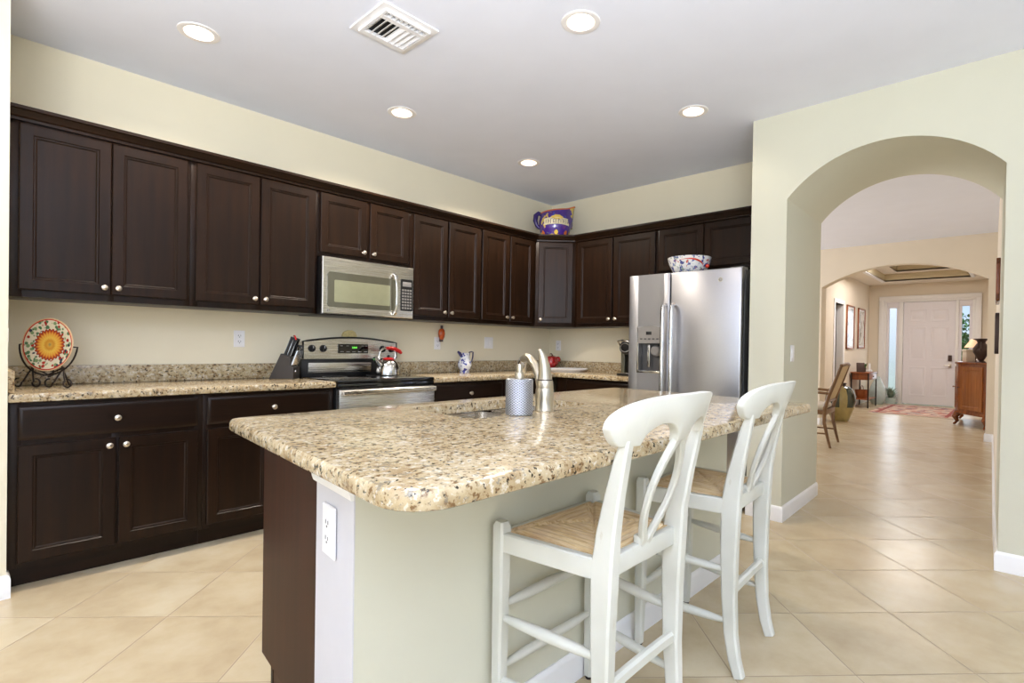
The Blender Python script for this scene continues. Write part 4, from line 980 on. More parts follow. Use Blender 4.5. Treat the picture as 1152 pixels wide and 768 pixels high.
# ================================================================ OUTLETS AND SWITCHES
def plate_(name, label, cat, loc, rz, kind='outlet', w=0.07, h=0.115):
    t = thing(name, label, cat, loc, rz, 'white wall plates')
    b = B(); b.panel(-w/2, w/2, -h/2, h/2, [(0, 0.001), (0, -0.003), (0.003, -0.006), (0.006, -0.006)]); p = b.build('cover_plate', 'white_plastic', t)
    if kind == 'outlet':
        for dz in (-0.02, 0.02):
            b = B(); b.prism([(x, z+dz) for x, z in rrect(-0.017, 0.017, -0.0145, 0.0145, 0.009)], 'xz', -0.008, -0.005, 0); b.box(-0.009, -0.006, -0.0086, -0.0079, dz-0.002, dz+0.008, mi=1); b.box(0.006, 0.009, -0.0086, -0.0079, dz-0.002, dz+0.007, mi=1); b.lathe([(0, 0.0086), (0.003, 0.0086), (0.003, 0.007)], 10, (0, 0, dz-0.008), 1, axis='Y'); b.build('socket', ['white_plastic', 'grey_plastic'], t)
    else:
        for k in range(int(round(w/0.07)) if w > 0.08 else 1):
            x = (k - ((int(round(w/0.07)) if w > 0.08 else 1)-1)/2)*0.046
            b = B(); b.prism([(-0.016, -0.033), (0.016, -0.033), (0.016, 0.033), (-0.016, 0.033)], 'xz', -0.009, -0.005, 0, 0.0015); b.build('rocker', 'white_plastic', t, (x, 0, 0))
    return t
plate_('wall_outlet', 'white outlet on the back wall left of the knife block', 'outlet', (-3.288, 0, 1.189), 0)
plate_('wall_outlet', 'white outlet on the back wall with the orange air freshener plugged in', 'outlet', (-1.594, 0, 1.185), 0)
plate_('light_switch', 'white switch plate on the back wall above the blue and white jug', 'light switch', (-0.95, 0, 1.20), 0, 'switch', 0.115)
plate_('wall_outlet', 'white outlet on the right wall just past the corner, above the red ornament', 'outlet', (0, -0.13, 1.185), R90)
plate_('wall_outlet', 'white outlet on the end of the island', 'outlet', (-3.9795, -2.728, 0.694), -PI/2 + math.radians(-6.5), w=0.078, h=0.128)
plate_('light_switch', 'white switch on the inner side of the kitchen archway', 'light switch', (-0.63, -2.812, 1.15), math.radians(1.5), 'switch')
plate_('light_switch', 'white switch plate seen edge-on at the left end wall', 'light switch', (-4.46, -0.50, 1.18), PI/2, 'switch')
# ================================================================ THINGS ON THE BACK COUNTER
def plate_set():
    c = (-4.256, -0.232); TH = math.radians(-50)
    st = thing('plate_stand', 'dark wrought-iron scroll easel holding the painted plate', 'plate stand', (c[0], c[1], CZ1), TH)
    up = Vector((0, 0.26, 1)).normalized()
    b = B(); R = 0.146; zc = 0.222
    def onplate(a, r, out=0.022): # point on the tilted cradle
        x = r*math.cos(a); h = r*math.sin(a); return (x, -0.044 + h*0.07, zc + h)
    pts = [onplate(math.radians(a), R+0.012) for a in range(180, 361, 8)]
    pts = [(pts[0][0]+0.0, pts[0][1], pts[0][2])] + pts + [pts[-1]]
    b.tube([(pts[0][0]+0.018, pts[0][1]-0.004, pts[0][2]+0.001)] + pts[1:-1] + [(pts[-1][0]-0.018, pts[-1][1]-0.004, pts[-1][2]+0.001)], 0.0042, 8)
    b.build('cradle', 'iron', st)
    def foot(x, sgn, back):
        b = B(); zt = 0.105; y0 = -0.045
        top = (x, y0, zt)
        dx = sgn*0.038; yb = 0.045 if back else -0.075
        P = [top, (x+dx*0.35, y0+(yb-y0)*0.4, 0.07), (x+dx*0.75, y0+(yb-y0)*0.75, 0.03)]
        cx, cz, r_ = x+dx*0.75+sgn*0.021, 0.0255, 0.021
        for k in range(12):
            a = PI + (PI*1.55)*k/11
            P.append((cx + sgn*r_*math.cos(a), yb, cz + r_*math.sin(a)))
        P2 = P[:3] + [q for q in P[3:]]
        b.tube(P2, 0.0042, 7); b.build('scroll_foot', 'iron', st)
    for x in (-0.084, 0.084):
        foot(x, -1, False); foot(x, 1, False)
    b = B(); b.tube([(0, -0.045+0.0, 0.055), (0, -0.02, 0.06), (0.0, 0.0, 0.30)], 0.004, 6); b.tube([(0, -0.008, 0.2), (0, 0.075, 0.004)], 0.004, 6); b.tube([(-0.084, -0.045, 0.105), (0, -0.046, 0.066), (0.084, -0.045, 0.105)], 0.004, 6); b.build('rear_strut', 'iron', st)
    b = B(); b.lathe([(0.0, 0.004), (0.09, 0.006), (0.105, 0.012), (0.148, 0.020), (0.152, 0.019), (0.152, 0.016), (0.106, 0.004), (0.09, -0.002), (0.0, -0.002)], 48, axis='Y')
    o = b.build('decorative_plate', 'plate', loc=(c[0]+0.034*math.sin(TH), c[1]-0.034*math.cos(TH), CZ1+0.222), rot=(math.radians(-4), 0, TH)); o.scale = (0.915, 0.915, 0.915); tag(o, 'round painted plate with a yellow sunflower and leaf border, propped on an iron easel', 'plate')
plate_set()
def knife_block():
    ang = math.radians(-46)
    t = thing('knife_block', 'black slanted knife block beside the range', 'knife block', (-3.032, -0.20, CZ1), ang)
    # local x to the right; block leans back to the right at the top
    prof = [(-0.112, 0.0), (0.055, 0.0), (0.055, 0.085), (0.035, 0.092), (0.055, 0.150) if False else (0.032, 0.150), (-0.032, 0.178), (-0.112, 0.0)][:-1]
    b = B(); b.prism(prof, 'xz', -0.055, 0.055, bev=0.003); b.build('block', 'block', t, smooth=20)
    b = B(); b.lathe([(0, 0.003), (0.010, 0.003), (0.011, 0)], 16); o = b.build('emblem', 'steel_fine', t, (0.055, -0.01, 0.055), (0, PI/2, 0))
    Mx = Matrix.Translation((-3.032, -0.20, CZ1)) @ Matrix.Rotation(ang, 4, 'Z')
    dirv = Vector((0.36, 0, 0.93)).normalized()
    def knife(name, label, p, L, w, th, grp, hm='black'):
        k = thing(name, label, 'scissors' if name == 'scissors' else 'knife', Mx @ Vector(p), ang, grp)
        b = B(); b.bar([(0, 0, 0), dirv*L*0.5, dirv*L], [th, th*1.15, th], [w, w*0.85, w*1.1], side=(0, 1, 0), bev=0.003); b.build('handle', hm, k)
        b = B(); b.bar([Vector((-0.0, 0, 0))+dirv*0.004, dirv*(L-0.002)], th*0.6, w*1.15, side=(0, 1, 0), bev=0.001); b.build('tang', 'steel_fine', k)
    names = ['large knife at the wall side of the knife block, highest row', 'large knife nearest the camera in the top row of the knife block', 'bread knife handle in the middle of the knife block', 'utility knife handle low on the right of the knife block']
    spots = [(-0.008, 0.025, 0.170, 0.125), (-0.008, -0.03, 0.170, 0.130), (0.012, 0.02, 0.160, 0.130), (0.014, -0.03, 0.159, 0.125)]
    for (x, y, z, L), lab in zip(spots, names): knife('kitchen_knife', lab, (x, y, z+0.002), L, 0.022, 0.015, 'knives in the black block')
    for i in range(5):
        knife('steak_knife', 'steel-handled steak knife in the low front row of the knife block', (0.042, -0.042+i*0.021, 0.100), 0.105, 0.013, 0.011, 'steak knives in the block', 'steel_fine')
    k = thing('scissors', 'kitchen scissors with black loops standing at the back right of the knife block', 'scissors', Mx @ Vector((0.030, 0.03, 0.152)), ang)
    for s in (-1, 1):
        b = B(); c0 = dirv*0.06 + Vector((0.012*1, s*0.018, 0)); 
        b.tube([c0 + Vector((0.016*math.cos(q), 0, 0)) + Vector((0, 0.0, 0.026*math.sin(q))) for q in [2*PI*j/14 for j in range(14)]], 0.006, 7, closed=True); b.tube([(0, s*0.004, 0), (0.010, s*0.014, 0.036)], 0.006, 7); b.build('finger_loop', 'black', k)
    b = B(); b.ball((0.004, 0, 0.014), 0.006); b.build('pivot', 'steel_fine', k)
    r_ = thing('bottle_clip', 'small red clip hooked over the tallest knife handles', 'clip', Mx @ (Vector((-0.008, -0.03, 0.172)) + dirv*0.131), ang)
    b = B(); b.tube([(-0.012, 0.05, 0.006), (0.0, 0.02, 0.010), (0.014, 0.0, 0.008), (0.022, -0.006, -0.006), (0.026, -0.008, -0.02)], 0.0045, 8); b.build('clip_body', 'red', r_)
knife_block()
def kettle():
    t = thing('kettle', 'domed stainless whistling kettle with a red handle grip on the cooktop', 'kettle', (-2.290, -0.29, 0.9225))
    b = B(); b.lathe([(0.0, 0.0), (0.088, 0.0), (0.094, 0.006), (0.095, 0.03), (0.090, 0.06), (0.076, 0.095), (0.056, 0.118), (0.044, 0.125), (0.0, 0.125)], 36); b.build('body', 'steel_fine', t)
    b = B(); b.lathe([(0.0, 0.128), (0.046, 0.126), (0.047, 0.132), (0.030, 0.140), (0.0, 0.141)], 28); ld = b.build('lid', 'red', t)
    b = B(); b.ball((0, 0, 0.15), (0.012, 0.012, 0.012)); b.build('lid_knob', 'black', ld)
    b = B(); b.tube([(-0.070, 0, 0.075), (-0.095, 0, 0.105), (-0.118, 0, 0.128), (-0.128, 0, 0.134)], [0.026, 0.021, 0.018, 0.017], 14); b.build('spout', 'steel_fine', t)
    b = B(); b.bar([(-0.080, 0, 0.125), (-0.082, 0, 0.165), (-0.070, 0, 0.195), (-0.045, 0, 0.212), (-0.015, 0, 0.216)], 0.020, 0.012, side=(0, 1, 0)); b.bar([(0.05, 0, 0.115), (0.065, 0, 0.15), (0.062, 0, 0.185), (0.035, 0, 0.206)], 0.012, 0.006, side=(0, 1, 0)); b.build('handle_bracket', 'steel_fine', t)
    b = B(); b.tube([(-0.025, 0, 0.215), (0.02, 0, 0.216), (0.06, 0, 0.208), (0.10, 0, 0.190), (0.118, 0, 0.175)], [0.011, 0.014, 0.0155, 0.016, 0.011], 14); b.build('handle_grip', 'red', t)
kettle()
def freshener():
    t = thing('air_freshener', 'orange fluted glass plug-in air freshener above an outlet', 'air freshener', (-1.568, -0.03, 1.20))
    b = B(); prof = [(0.0, 0.02), (0.018, 0.02), (0.030, 0.045), (0.034, 0.075), (0.030, 0.105), (0.018, 0.12), (0.0, 0.12)]; b.lathe(prof, 24, sx=1.0, sy=0.75); b.build('bottle', M.setdefault('amber', plain('amber_orange_glass', S(196, 84, 34), 0.15, 0, 0.25, 40, coat=0.5)), t)
    b = B(); b.lathe([(0, 0.12), (0.012, 0.12), (0.012, 0.15), (0.0, 0.152)], 16); b.lathe([(0, 0.0), (0.014, 0.0), (0.014, 0.02), (0.0, 0.021)], 16); b.box(-0.01, 0.01, 0.005, 0.0285, 0.0, 0.03, 0.002); b.build('cap', 'bronze', t)
freshener()
def nightlight():
    t = thing('night_light', 'yellow shell-shaped night light peeking over the range back panel', 'night light', (-2.485, -0.004, 1.20))
    b = B(); P = [(0, 0.0)]
    for k in range(13): a = math.radians(-10 + 200*k/12); P.append((0.060*math.cos(a)*(1+0.05*(k % 2)), 0.03 + 0.045*math.sin(a)*(1+0.05*(k % 2))))
    b.prism(P[1:], 'xz', -0.035, -0.012, bev=0.003); b.build('shade', M.setdefault('shell', plain('shell_yellow', S(222, 200, 138), 0.4, 0, 0.12, 60)), t)
    b = B(); b.box(-0.018, 0.018, -0.03, 0, -0.03, 0.035, 0.004); b.build('plug', 'white_plastic', t)
nightlight()
def jug():
    t = thing('jug', 'small blue and white porcelain jug with a tall handle on the back counter', 'jug', (-1.395, -0.16, CZ1))
    pm = ceramic_pattern('blue_white_porcelain', S(226, 228, 232), [(26, 0.55, S(60, 66, 150), 2.0), (60, 0.62, S(96, 104, 176), 5.0)])
    b = B(); b.lathe([(0, 0), (0.044, 0), (0.046, 0.008), (0.040, 0.02), (0.055, 0.04), (0.066, 0.07), (0.060, 0.105), (0.046, 0.135), (0.044, 0.16), (0.052, 0.185), (0.049, 0.186), (0.041, 0.16), (0.043, 0.135), (0.055, 0.105), (0.0, 0.02)], 32); b.build('body', pm, t)
    bl = M.setdefault('cobalt', plain('cobalt_glaze', S(62, 60, 104), 0.15, 0, 0.2, 50))
    b = B(); b.tube([(-0.045, 0, 0.165), (-0.062, 0, 0.182), (-0.082, 0, 0.196)], [0.018, 0.014, 0.010], 10); b.build('spout', bl, t)
    b = B(); b.tube([(0.040, 0, 0.10), (0.062, 0, 0.085), (0.085, 0, 0.105), (0.098, 0, 0.15), (0.100, 0, 0.194), (0.08, 0, 0.196), (0.055, 0, 0.192), (0.044, 0, 0.165)], 0.006, 8); b.build('handle', bl, t)
jug()
def tray():
    o = B(); o.lathe([(0, 0.012), (0.155, 0.012), (0.20, 0.034), (0.206, 0.034), (0.204, 0.026), (0.165, 0.0), (0.0, 0.0)], 40, sx=1.15, sy=0.72)
    tag(o.build('serving_dish', 'white_plastic', loc=(-0.27, -0.47, CZ1+0.001), rot=(0, 0, math.radians(-52))), 'shallow oval white serving dish in the counter corner, behind the faucet', 'dish')
    t = thing('rooster_ornament', 'shiny red rounded ornament standing in the corner behind the faucet', 'ornament', (-0.235, -0.245, CZ1+0.001))
    rg = M.setdefault('ruby', plain('red_glaze', S(150, 24, 26), 0.12, 0, 0.2, 30, coat=0.6))
    b = B(); b.lathe([(0, 0.0), (0.045, 0.0), (0.05, 0.006), (0.03, 0.02), (0.02, 0.035), (0.0, 0.04)], 24); b.lathe([(0, 0.03), (0.04, 0.036), (0.078, 0.075), (0.080, 0.105), (0.055, 0.150), (0.0, 0.168)], 28, sy=0.8); b.build('body', rg, t)
    b = B(); b.ball((0.038, -0.045, 0.12), 0.032); b.build('bud', rg, t)
    b = B(); b.tube([(0.0, 0, 0.165), (-0.02, 0, 0.182), (-0.04, 0, 0.176)], 0.006, 6); b.build('stem', 'bronze', t)
tray()
def coffee():
    t = thing('coffee_maker', 'black pod coffee maker with a chrome ring, left of the refrigerator', 'coffee maker', (-0.36, -1.33, CZ1), R90)
    b = B(); b.box(-0.085, 0.085, -0.13, 0.15, 0.0, 0.022, 0.008); b.box(-0.075, 0.075, 0.01, 0.15, 0.02, 0.23, 0.02); b.build('base', 'black', t)
    b = B(); b.lathe([(0.0, 0.10), (0.05, 0.098), (0.083, 0.07), (0.09, 0.0), (0.086, -0.10), (0.06, -0.13), (0.0, -0.135)], 28, (0, -0.02, 0.26), axis='Y', sy=0.8); b.build('brew_head', 'black', t)
    b = B(); b.lathe([(0.045, 0.104), (0.052, 0.104), (0.054, 0.098), (0.045, 0.098)], 24, (0, -0.02, 0.26), axis='Y', sy=0.8); b.tube([(0.07, -0.09, 0.27), (0.06, -0.15, 0.315), (0, -0.165, 0.325), (-0.06, -0.15, 0.315), (-0.07, -0.09, 0.27)], 0.008, 8); b.build('chrome_handle', 'steel_fine', t)
    b = B(); b.box(-0.05, 0.05, -0.125, -0.03, 0.022, 0.030, 0.003); b.build('drip_tray', 'steel_fine', t)
    b = B(); b.box(-0.125, -0.082, 0.0, 0.13, 0.004, 0.22, 0.008); b.build('water_tank', 'oven_glass', t)
coffee()
# ================================================================ ABOVE THE CABINETS AND ON THE REFRIGERATOR
def pitcher():
    rz = math.radians(-42)
    t = thing('pitcher', 'large purple painted pitcher with a cream banner on top of the corner cabinet', 'pitcher', (-0.345, -0.345, WZ1+0.001), rz)
    pm = ceramic_pattern('purple_painted_glaze', S(70, 40, 130), [(9, 0.56, S(206, 176, 82), 1.3), (13, 0.60, S(96, 56, 130), 4.0), (16, 0.68, S(180, 80, 60), 7.0), (22, 0.64, S(60, 70, 170), 9.0), (15, 0.66, S(120, 150, 110), 11.0)])
    cr = M.setdefault('banner', plain('cream_glaze', S(226, 214, 176), 0.2, 0, 0.05)); og = M.setdefault('rimg', plain('orange_rim_glaze', S(206, 110, 60), 0.2, 0, 0.1)); pp = M.setdefault('purp', plain('deep_purple_glaze', S(48, 26, 100), 0.2, 0, 0.15, 40)); yl = M.setdefault('yelg', plain('yellow_glaze', S(222, 190, 90), 0.2, 0, 0.1))
    prof = [(0, 0), (0.122, 0), (0.130, 0.012), (0.156, 0.07), (0.172, 0.13), (0.172, 0.19), (0.160, 0.25), (0.154, 0.285)]
    b = B(); tb = bmesh.new(); seg = 40; rings = []
    def rad(z):
        for (r0, z0), (r1, z1) in zip(prof[1:], prof[2:]):
            if z <= z1: return r0 + (r1-r0)*(z-z0)/(z1-z0)
        return prof[-1][0]
    for r_, z in prof[1:]:
        rg = []
        for k in range(seg):
            a = 2*PI*k/seg; sp = max(0, math.cos(a))**6 * max(0, (z-0.14)/0.145)
            rg.append(tb.verts.new((math.cos(a)*(r_ + 0.055*sp), math.sin(a)*r_*0.92, z + 0.045*sp + 0.02*math.cos(a)*max(0, (z-0.2)/0.085))))
        rings.append(rg)
    inner = [tb.verts.new((q.co.x*0.92, q.co.y*0.92, q.co.z-0.004)) for q in rings[-1]]; deep = [tb.verts.new((q.co.x*0.9, q.co.y*0.9, 0.12)) for q in rings[-1]]
    tb.faces.new(rings[0][::-1])
    allr = rings + [inner, deep]
    for a, c in zip(allr, allr[1:]):
        for k in range(seg): tb.faces.new((a[k], a[(k+1) % seg], c[(k+1) % seg], c[k]))
    tb.faces.new(deep); rim = [q.co.copy() for q in rings[-1]]
    bmesh.ops.recalc_face_normals(tb, faces=list(tb.faces)); b._merge(tb, 0)
    # painted banner, dots and lettering strokes lie on the body
    def strip(a0, a1, zf, hf, mi, e=0.0015, n=18):
        tt = bmesh.new(); lo, hi = [], []
        for k in range(n+1):
            a = a0+(a1-a0)*k/n; zz = zf(k/n); hh = hf(k/n)
            for L, z in ((lo, zz-hh), (hi, zz+hh)):
                r_ = rad(z) + e; L.append(tt.verts.new((math.cos(a)*r_, math.sin(a)*r_*0.92, z)))
        for k in range(n): tt.faces.new((lo[k], lo[k+1], hi[k+1], hi[k]))
        b._merge(tt, mi)
    D = math.radians
    strip(D(-138), D(-40), lambda u: 0.158 + 0.010*math.sin(u*PI), lambda u: 0.034, 1)
    for k in range(10):
        a = -130 + k*8.7
        strip(D(a), D(a+1.6), lambda u: 0.163, lambda u: 0.018 + 0.004*(k % 3), 3, 0.003, 2)
        if k % 2: strip(D(a), D(a+5), lambda u: 0.163 + 0.012*((k % 3)-1), lambda u: 0.003, 3, 0.003, 3)
    strip(D(-112), D(-68), lambda u: 0.205, lambda u: 0.004 + 0.020*math.sin(u*PI), 2)
    for a in (-150, -92, -50, -20): strip(D(a-8), D(a+8), lambda u: 0.052, lambda u: 0.004 + 0.022*math.sin(u*PI), 2 if a in (-92, -20) else 4)
    b.build('body', [pm, cr, yl, pp, og], t)
    b = B(); b.tube(rim, 0.007, 8, closed=True); b.build('rim', og, t)
    b = B(); b.tube([(-0.140, 0, 0.255), (-0.178, 0, 0.270), (-0.205, 0, 0.245), (-0.210, 0, 0.190), (-0.192, 0, 0.14), (-0.160, 0, 0.11)], [0.018, 0.024, 0.026, 0.024, 0.020, 0.016], 12); b.build('handle', pp, t)
pitcher()
def bowl():
    t = thing('bowl', 'white floral bowl with blue and red brushwork on top of the refrigerator', 'bowl', (-0.60, -2.005, 1.7535))
    pm = ceramic_pattern('floral_porcelain', S(232, 230, 226), [(24, 0.56, S(60, 66, 136), 3.0), (34, 0.60, S(112, 124, 168), 6.0), (26, 0.63, S(150, 166, 150), 8.0), (30, 0.66, S(190, 90, 70), 12.0)])
    rd = M.setdefault('redbrush', plain('red_brush_glaze', S(200, 60, 40), 0.15, 0, 0.1))
    prof = [(0, 0), (0.098, 0), (0.104, 0.006), (0.104, 0.012), (0.135, 0.05), (0.160, 0.10), (0.172, 0.150)]
    b = B(); b.lathe(prof + [(0.168, 0.151), (0.155, 0.10), (0.128, 0.05), (0.09, 0.02), (0, 0.018)], 44)
    def rad(z):
        for (r0, z0), (r1, z1) in zip(prof[3:], prof[4:]):
            if z <= z1: return r0+(r1-r0)*(z-z0)/(z1-z0)
    tt = bmesh.new(); lo, hi = [], []
    for k in range(21):
        u = k/20; a = math.radians(178 + 78*u); z = 0.118 + 0.012*math.sin(u*2.2) - 0.062*u**3; hh = 0.001 + 0.011*math.sin(PI*min(1, u*1.02))*u
        for L, zz in ((lo, z-hh), (hi, z+hh)): r_ = rad(zz)+0.0015; L.append(tt.verts.new((math.cos(a)*r_, math.sin(a)*r_, zz)))
    for k in range(20): tt.faces.new((lo[k], lo[k+1], hi[k+1], hi[k]))
    b._merge(tt, 1); b.build('body', [pm, rd], t)
    b = B(); b.ball((0.05*0+0.165*math.cos(math.radians(262)), 0.165*math.sin(math.radians(262)), 0.072), 0.016); b.build('lug', rd, t)
bowl()

# ================================================================ DINING ROOM AND FOYER
def armchair():
    # local: faces +y, back toward -y
    t = thing('armchair', 'cane-backed wooden armchair half hidden by the left side of the archway', 'chair', (2.78, -1.98, 0), math.radians(4))
    w, d = 0.28, 0.27
    for s in (-1, 1):
        b = B(); x = w*s
        b.tube([(x, -d-0.05, 0.0), (x, -d-0.02, 0.12), (x, -d+0.02, 0.30), (x, -d+0.02, 0.45), (x, -d-0.02, 0.62), (x, -d-0.09, 0.82), (x*0.98, -d-0.15, 1.0)], [0.014, 0.017, 0.021, 0.023, 0.022, 0.020, 0.017], 10); b.build('leg', 'chair_wood', t)
        b = B(); b.tube([(x, d+0.02, 0.0), (x, d-0.01, 0.15), (x, d+0.02, 0.34), (x, d, 0.44)], [0.013, 0.016, 0.026, 0.024], 10); b.build('leg', 'chair_wood', t)
        b = B(); b.tube([(x, -d-0.02, 0.66), (x*1.06, -0.10, 0.67), (x*1.06, 0.10, 0.665), (x*1.02, 0.17, 0.65), (x, 0.15, 0.56), (x, 0.12, 0.45)], [0.015, 0.017, 0.018, 0.02, 0.016, 0.015], 10); b.build('arm', 'chair_wood', t)
    b = B()
    for y in (-d+0.01, d): b.box(-w, w, y-0.014, y+0.014, 0.40, 0.455, 0.005)
    for s in (-1, 1): b.box(w*s-0.014, w*s+0.014, -d, d, 0.40, 0.455, 0.005)
    for s in (-1, 1): b.tube([(w*s, -d, 0.17), (w*s, d, 0.17)], 0.010, 8)
    b.tube([(-w, 0, 0.17), (w, 0, 0.17)], 0.010, 8); b.build('seat_frame', 'chair_wood', t)
    b = B(); b.box(-w+0.01, w-0.01, -d+0.03, d-0.005, 0.452, 0.515, 0.025, seg=3); b.build('seat_cushion', 'cushion', t)
    b = B(); b.tube([(-w, -d-0.15, 1.0), (-0.1, -d-0.165, 1.015), (0.1, -d-0.165, 1.015), (w, -d-0.15, 1.0)], 0.020, 10); b.tube([(-w, -d-0.005, 0.56), (w, -d-0.005, 0.56)], 0.016, 8); b.build('back_rail', 'chair_wood', t)
    b = B(); b.loft([(-w+0.01, -d-0.006, 0.57), (w-0.01, -d-0.006, 0.57), (w-0.01, -d+0.006, 0.57), (-w+0.01, -d+0.006, 0.57)], [(-w+0.01, -d-0.156, 0.995), (w-0.01, -d-0.156, 0.995), (w-0.01, -d-0.144, 0.995), (-w+0.01, -d-0.144, 0.995)]); b.build('cane_back', 'cane', t)
armchair()
def floor_vase():
    t = thing('floor_vase', 'big glazed floor vase in green and gold panels beyond the armchair', 'vase', (5.55, -1.74, 0))
    gr = plain('dark_green_glaze', S(62, 70, 58), 0.18, 0, 0.15, 8, coat=0.5); gd = plain('gold_glaze', S(176, 158, 102), 0.25, 0, 0.12, 12, coat=0.3)
    prof = [(0.0, 0.0), (0.125, 0.0), (0.135, 0.02), (0.175, 0.13), (0.215, 0.24), (0.232, 0.34), (0.222, 0.44), (0.185, 0.53), (0.125, 0.58), (0.085, 0.595)]
    tb = bmesh.new(); seg = 36; R = []
    for r_, z in prof[1:]: R.append([tb.verts.new((r_*math.cos(2*PI*k/seg), r_*math.sin(2*PI*k/seg), z)) for k in range(seg)])
    f = tb.faces.new(R[0][::-1]); f.material_index = 1
    for i, (a, c) in enumerate(zip(R, R[1:])):
        for k in range(seg): f = tb.faces.new((a[k], a[(k+1) % seg], c[(k+1) % seg], c[k])); f.material_index = 1 if i < 3 or (k % 9) in (1, 2, 3) else 0
    b = B(); b._merge(tb, None); b.build('body', [gr, gd], t)
    b = B(); b.lathe([(0.085, 0.593), (0.078, 0.61), (0.088, 0.632), (0.098, 0.638), (0.088, 0.64), (0.07, 0.615), (0.07, 0.5), (0, 0.49)], 28); b.build('neck', 'bronze', t)
floor_vase()
def console():
    t = thing('console_table', 'narrow console table with a wooden drawer and black metal legs against the foyer wall', 'console table', (8.62, -1.50, 0))
    w, d, h = 0.40, 0.155, 0.745
    b = B()
    for sx in (-1, 1):
        for sy in (-1, 1): 
            l = B(); l.box(sx*w-0.012, sx*w+0.012, sy*d-0.012, sy*d+0.012, 0.0, h-0.02, 0.003); l.build('leg', 'iron', t)
    b.box(-w-0.02, w+0.02, -d-0.02, d+0.02, h-0.022, h, 0.004); b.build('tabletop', 'console_wood', t)
    b = B(); b.box(-w+0.013, w-0.013, -d+0.0, d, h-0.16, h-0.023, 0.004); b.build('drawer_case', 'console_wood', t)
    b = B(); b.box(-w+0.02, w-0.02, -d-0.012, -d, h-0.15, h-0.032, 0.004); dr = b.build('drawer', 'console_wood', t)
    b = B(); b.ball((0, -d-0.02, h-0.09), 0.012); b.build('knob', 'iron', dr)
    b = B(); b.box(-w, w, -d, d, 0.17, 0.188, 0.003); b.build('shelf', 'console_wood', t)
    ph = thing('potted_plant', 'small green potted plant on the console table', 'plant', (8.50, -1.50, h+0.001))
    b = B(); b.lathe([(0, 0), (0.05, 0), (0.062, 0.09), (0.056, 0.09), (0.05, 0.06), (0, 0.06)], 20); b.build('pot', 'bronze', ph)
    b = B(); rnd = random.Random(4)
    for k in range(26):
        a = rnd.uniform(0, 2*PI); r_ = rnd.uniform(0.04, 0.10); z = rnd.uniform(0.12, 0.20); q = Vector((r_*math.cos(a), r_*math.sin(a), z)); u = Vector((-math.sin(a), math.cos(a), 0))*0.02
        vs = [b.bm.verts.new(x) for x in (Vector((0, 0, 0.06)), q*0.7+u, q*1.0, q*0.7-u)]; b.bm.faces.new(vs)
    b.build('leaves', 'leaf', ph, smooth=0)
    o = B(); o.box(-0.075, 0.075, -0.008, 0.008, 0, 0.20, 0.003); p = tag(o.build('picture_frame', 'bronze', loc=(8.28, -1.50, h+0.001), rot=(math.radians(-10), 0, math.radians(-70))), 'small dark standing picture frame on the console table', 'picture frame')
    t2 = thing('telephone', 'white phone handset in its cradle on the console table', 'telephone', (8.86, -1.55, h+0.001))
    b = B(); b.box(-0.06, 0.06, -0.05, 0.05, 0, 0.04, 0.01); b.build('cradle', 'white_plastic', t2); b = B(); b.box(-0.025, 0.025, -0.02, 0.015, 0.03, 0.18, 0.01); b.build('handset', 'white_plastic', t2)
    t3 = thing('basket', 'brown wicker basket on the lower shelf of the console table', 'basket', (8.45, -1.50, 0.189))
    b = B(); b.lathe([(0, 0), (0.10, 0), (0.13, 0.17), (0.135, 0.18), (0.12, 0.18), (0.095, 0.012), (0, 0.012)], 24); b.build('body', 'console_wood', t3); b = B(); b.tube([(0.125*math.cos(a), 0, 0.17 + 0.10*math.sin(a)) for a in [PI*k/12 for k in range(13)]], 0.007, 6); b.build('handle', 'console_wood', t3)
console()
def glass_vase():
    t = thing('glass_vase', 'tall pale blue glass vase on the floor beside the front door', 'vase', (9.50, -1.60, 0))
    b = B(); b.lathe([(0, 0), (0.10, 0), (0.15, 0.08), (0.17, 0.22), (0.15, 0.36), (0.09, 0.50), (0.05, 0.60), (0.045, 0.62), (0.04, 0.60), (0.04, 0.5), (0, 0.48)], 28); b.build('body', 'frost', t)
    t = thing('ornamental_grass', 'pale grey-green bushy dried plant in a low pot below the left narrow door window', 'plant', (9.86, -1.80, 0))
    b = B(); b.lathe([(0, 0), (0.09, 0), (0.12, 0.14), (0.105, 0.14), (0.10, 0.10), (0, 0.10)], 20); b.build('pot', 'frost', t)
    b = B(); rnd = random.Random(11)
    for k in range(160):
        a = rnd.uniform(0, 2*PI); r_ = rnd.uniform(0.04, 0.20); z = rnd.uniform(0.16, 0.40); e = Vector((r_*math.cos(a), r_*math.sin(a), z)); u = Vector((-math.sin(a), math.cos(a), 0))*0.012
        m_ = Vector((e.x*0.5, e.y*0.5, 0.1 + (z-0.1)*0.75)); vs = [b.bm.verts.new(x) for x in (Vector((0, 0, 0.10)), m_+u, e, m_-u)]; b.bm.faces.new(vs)
    b.build('blades', plain('dried_leaf', S(150, 164, 146), 0.8, 0, 0.15), t, smooth=0)
glass_vase()
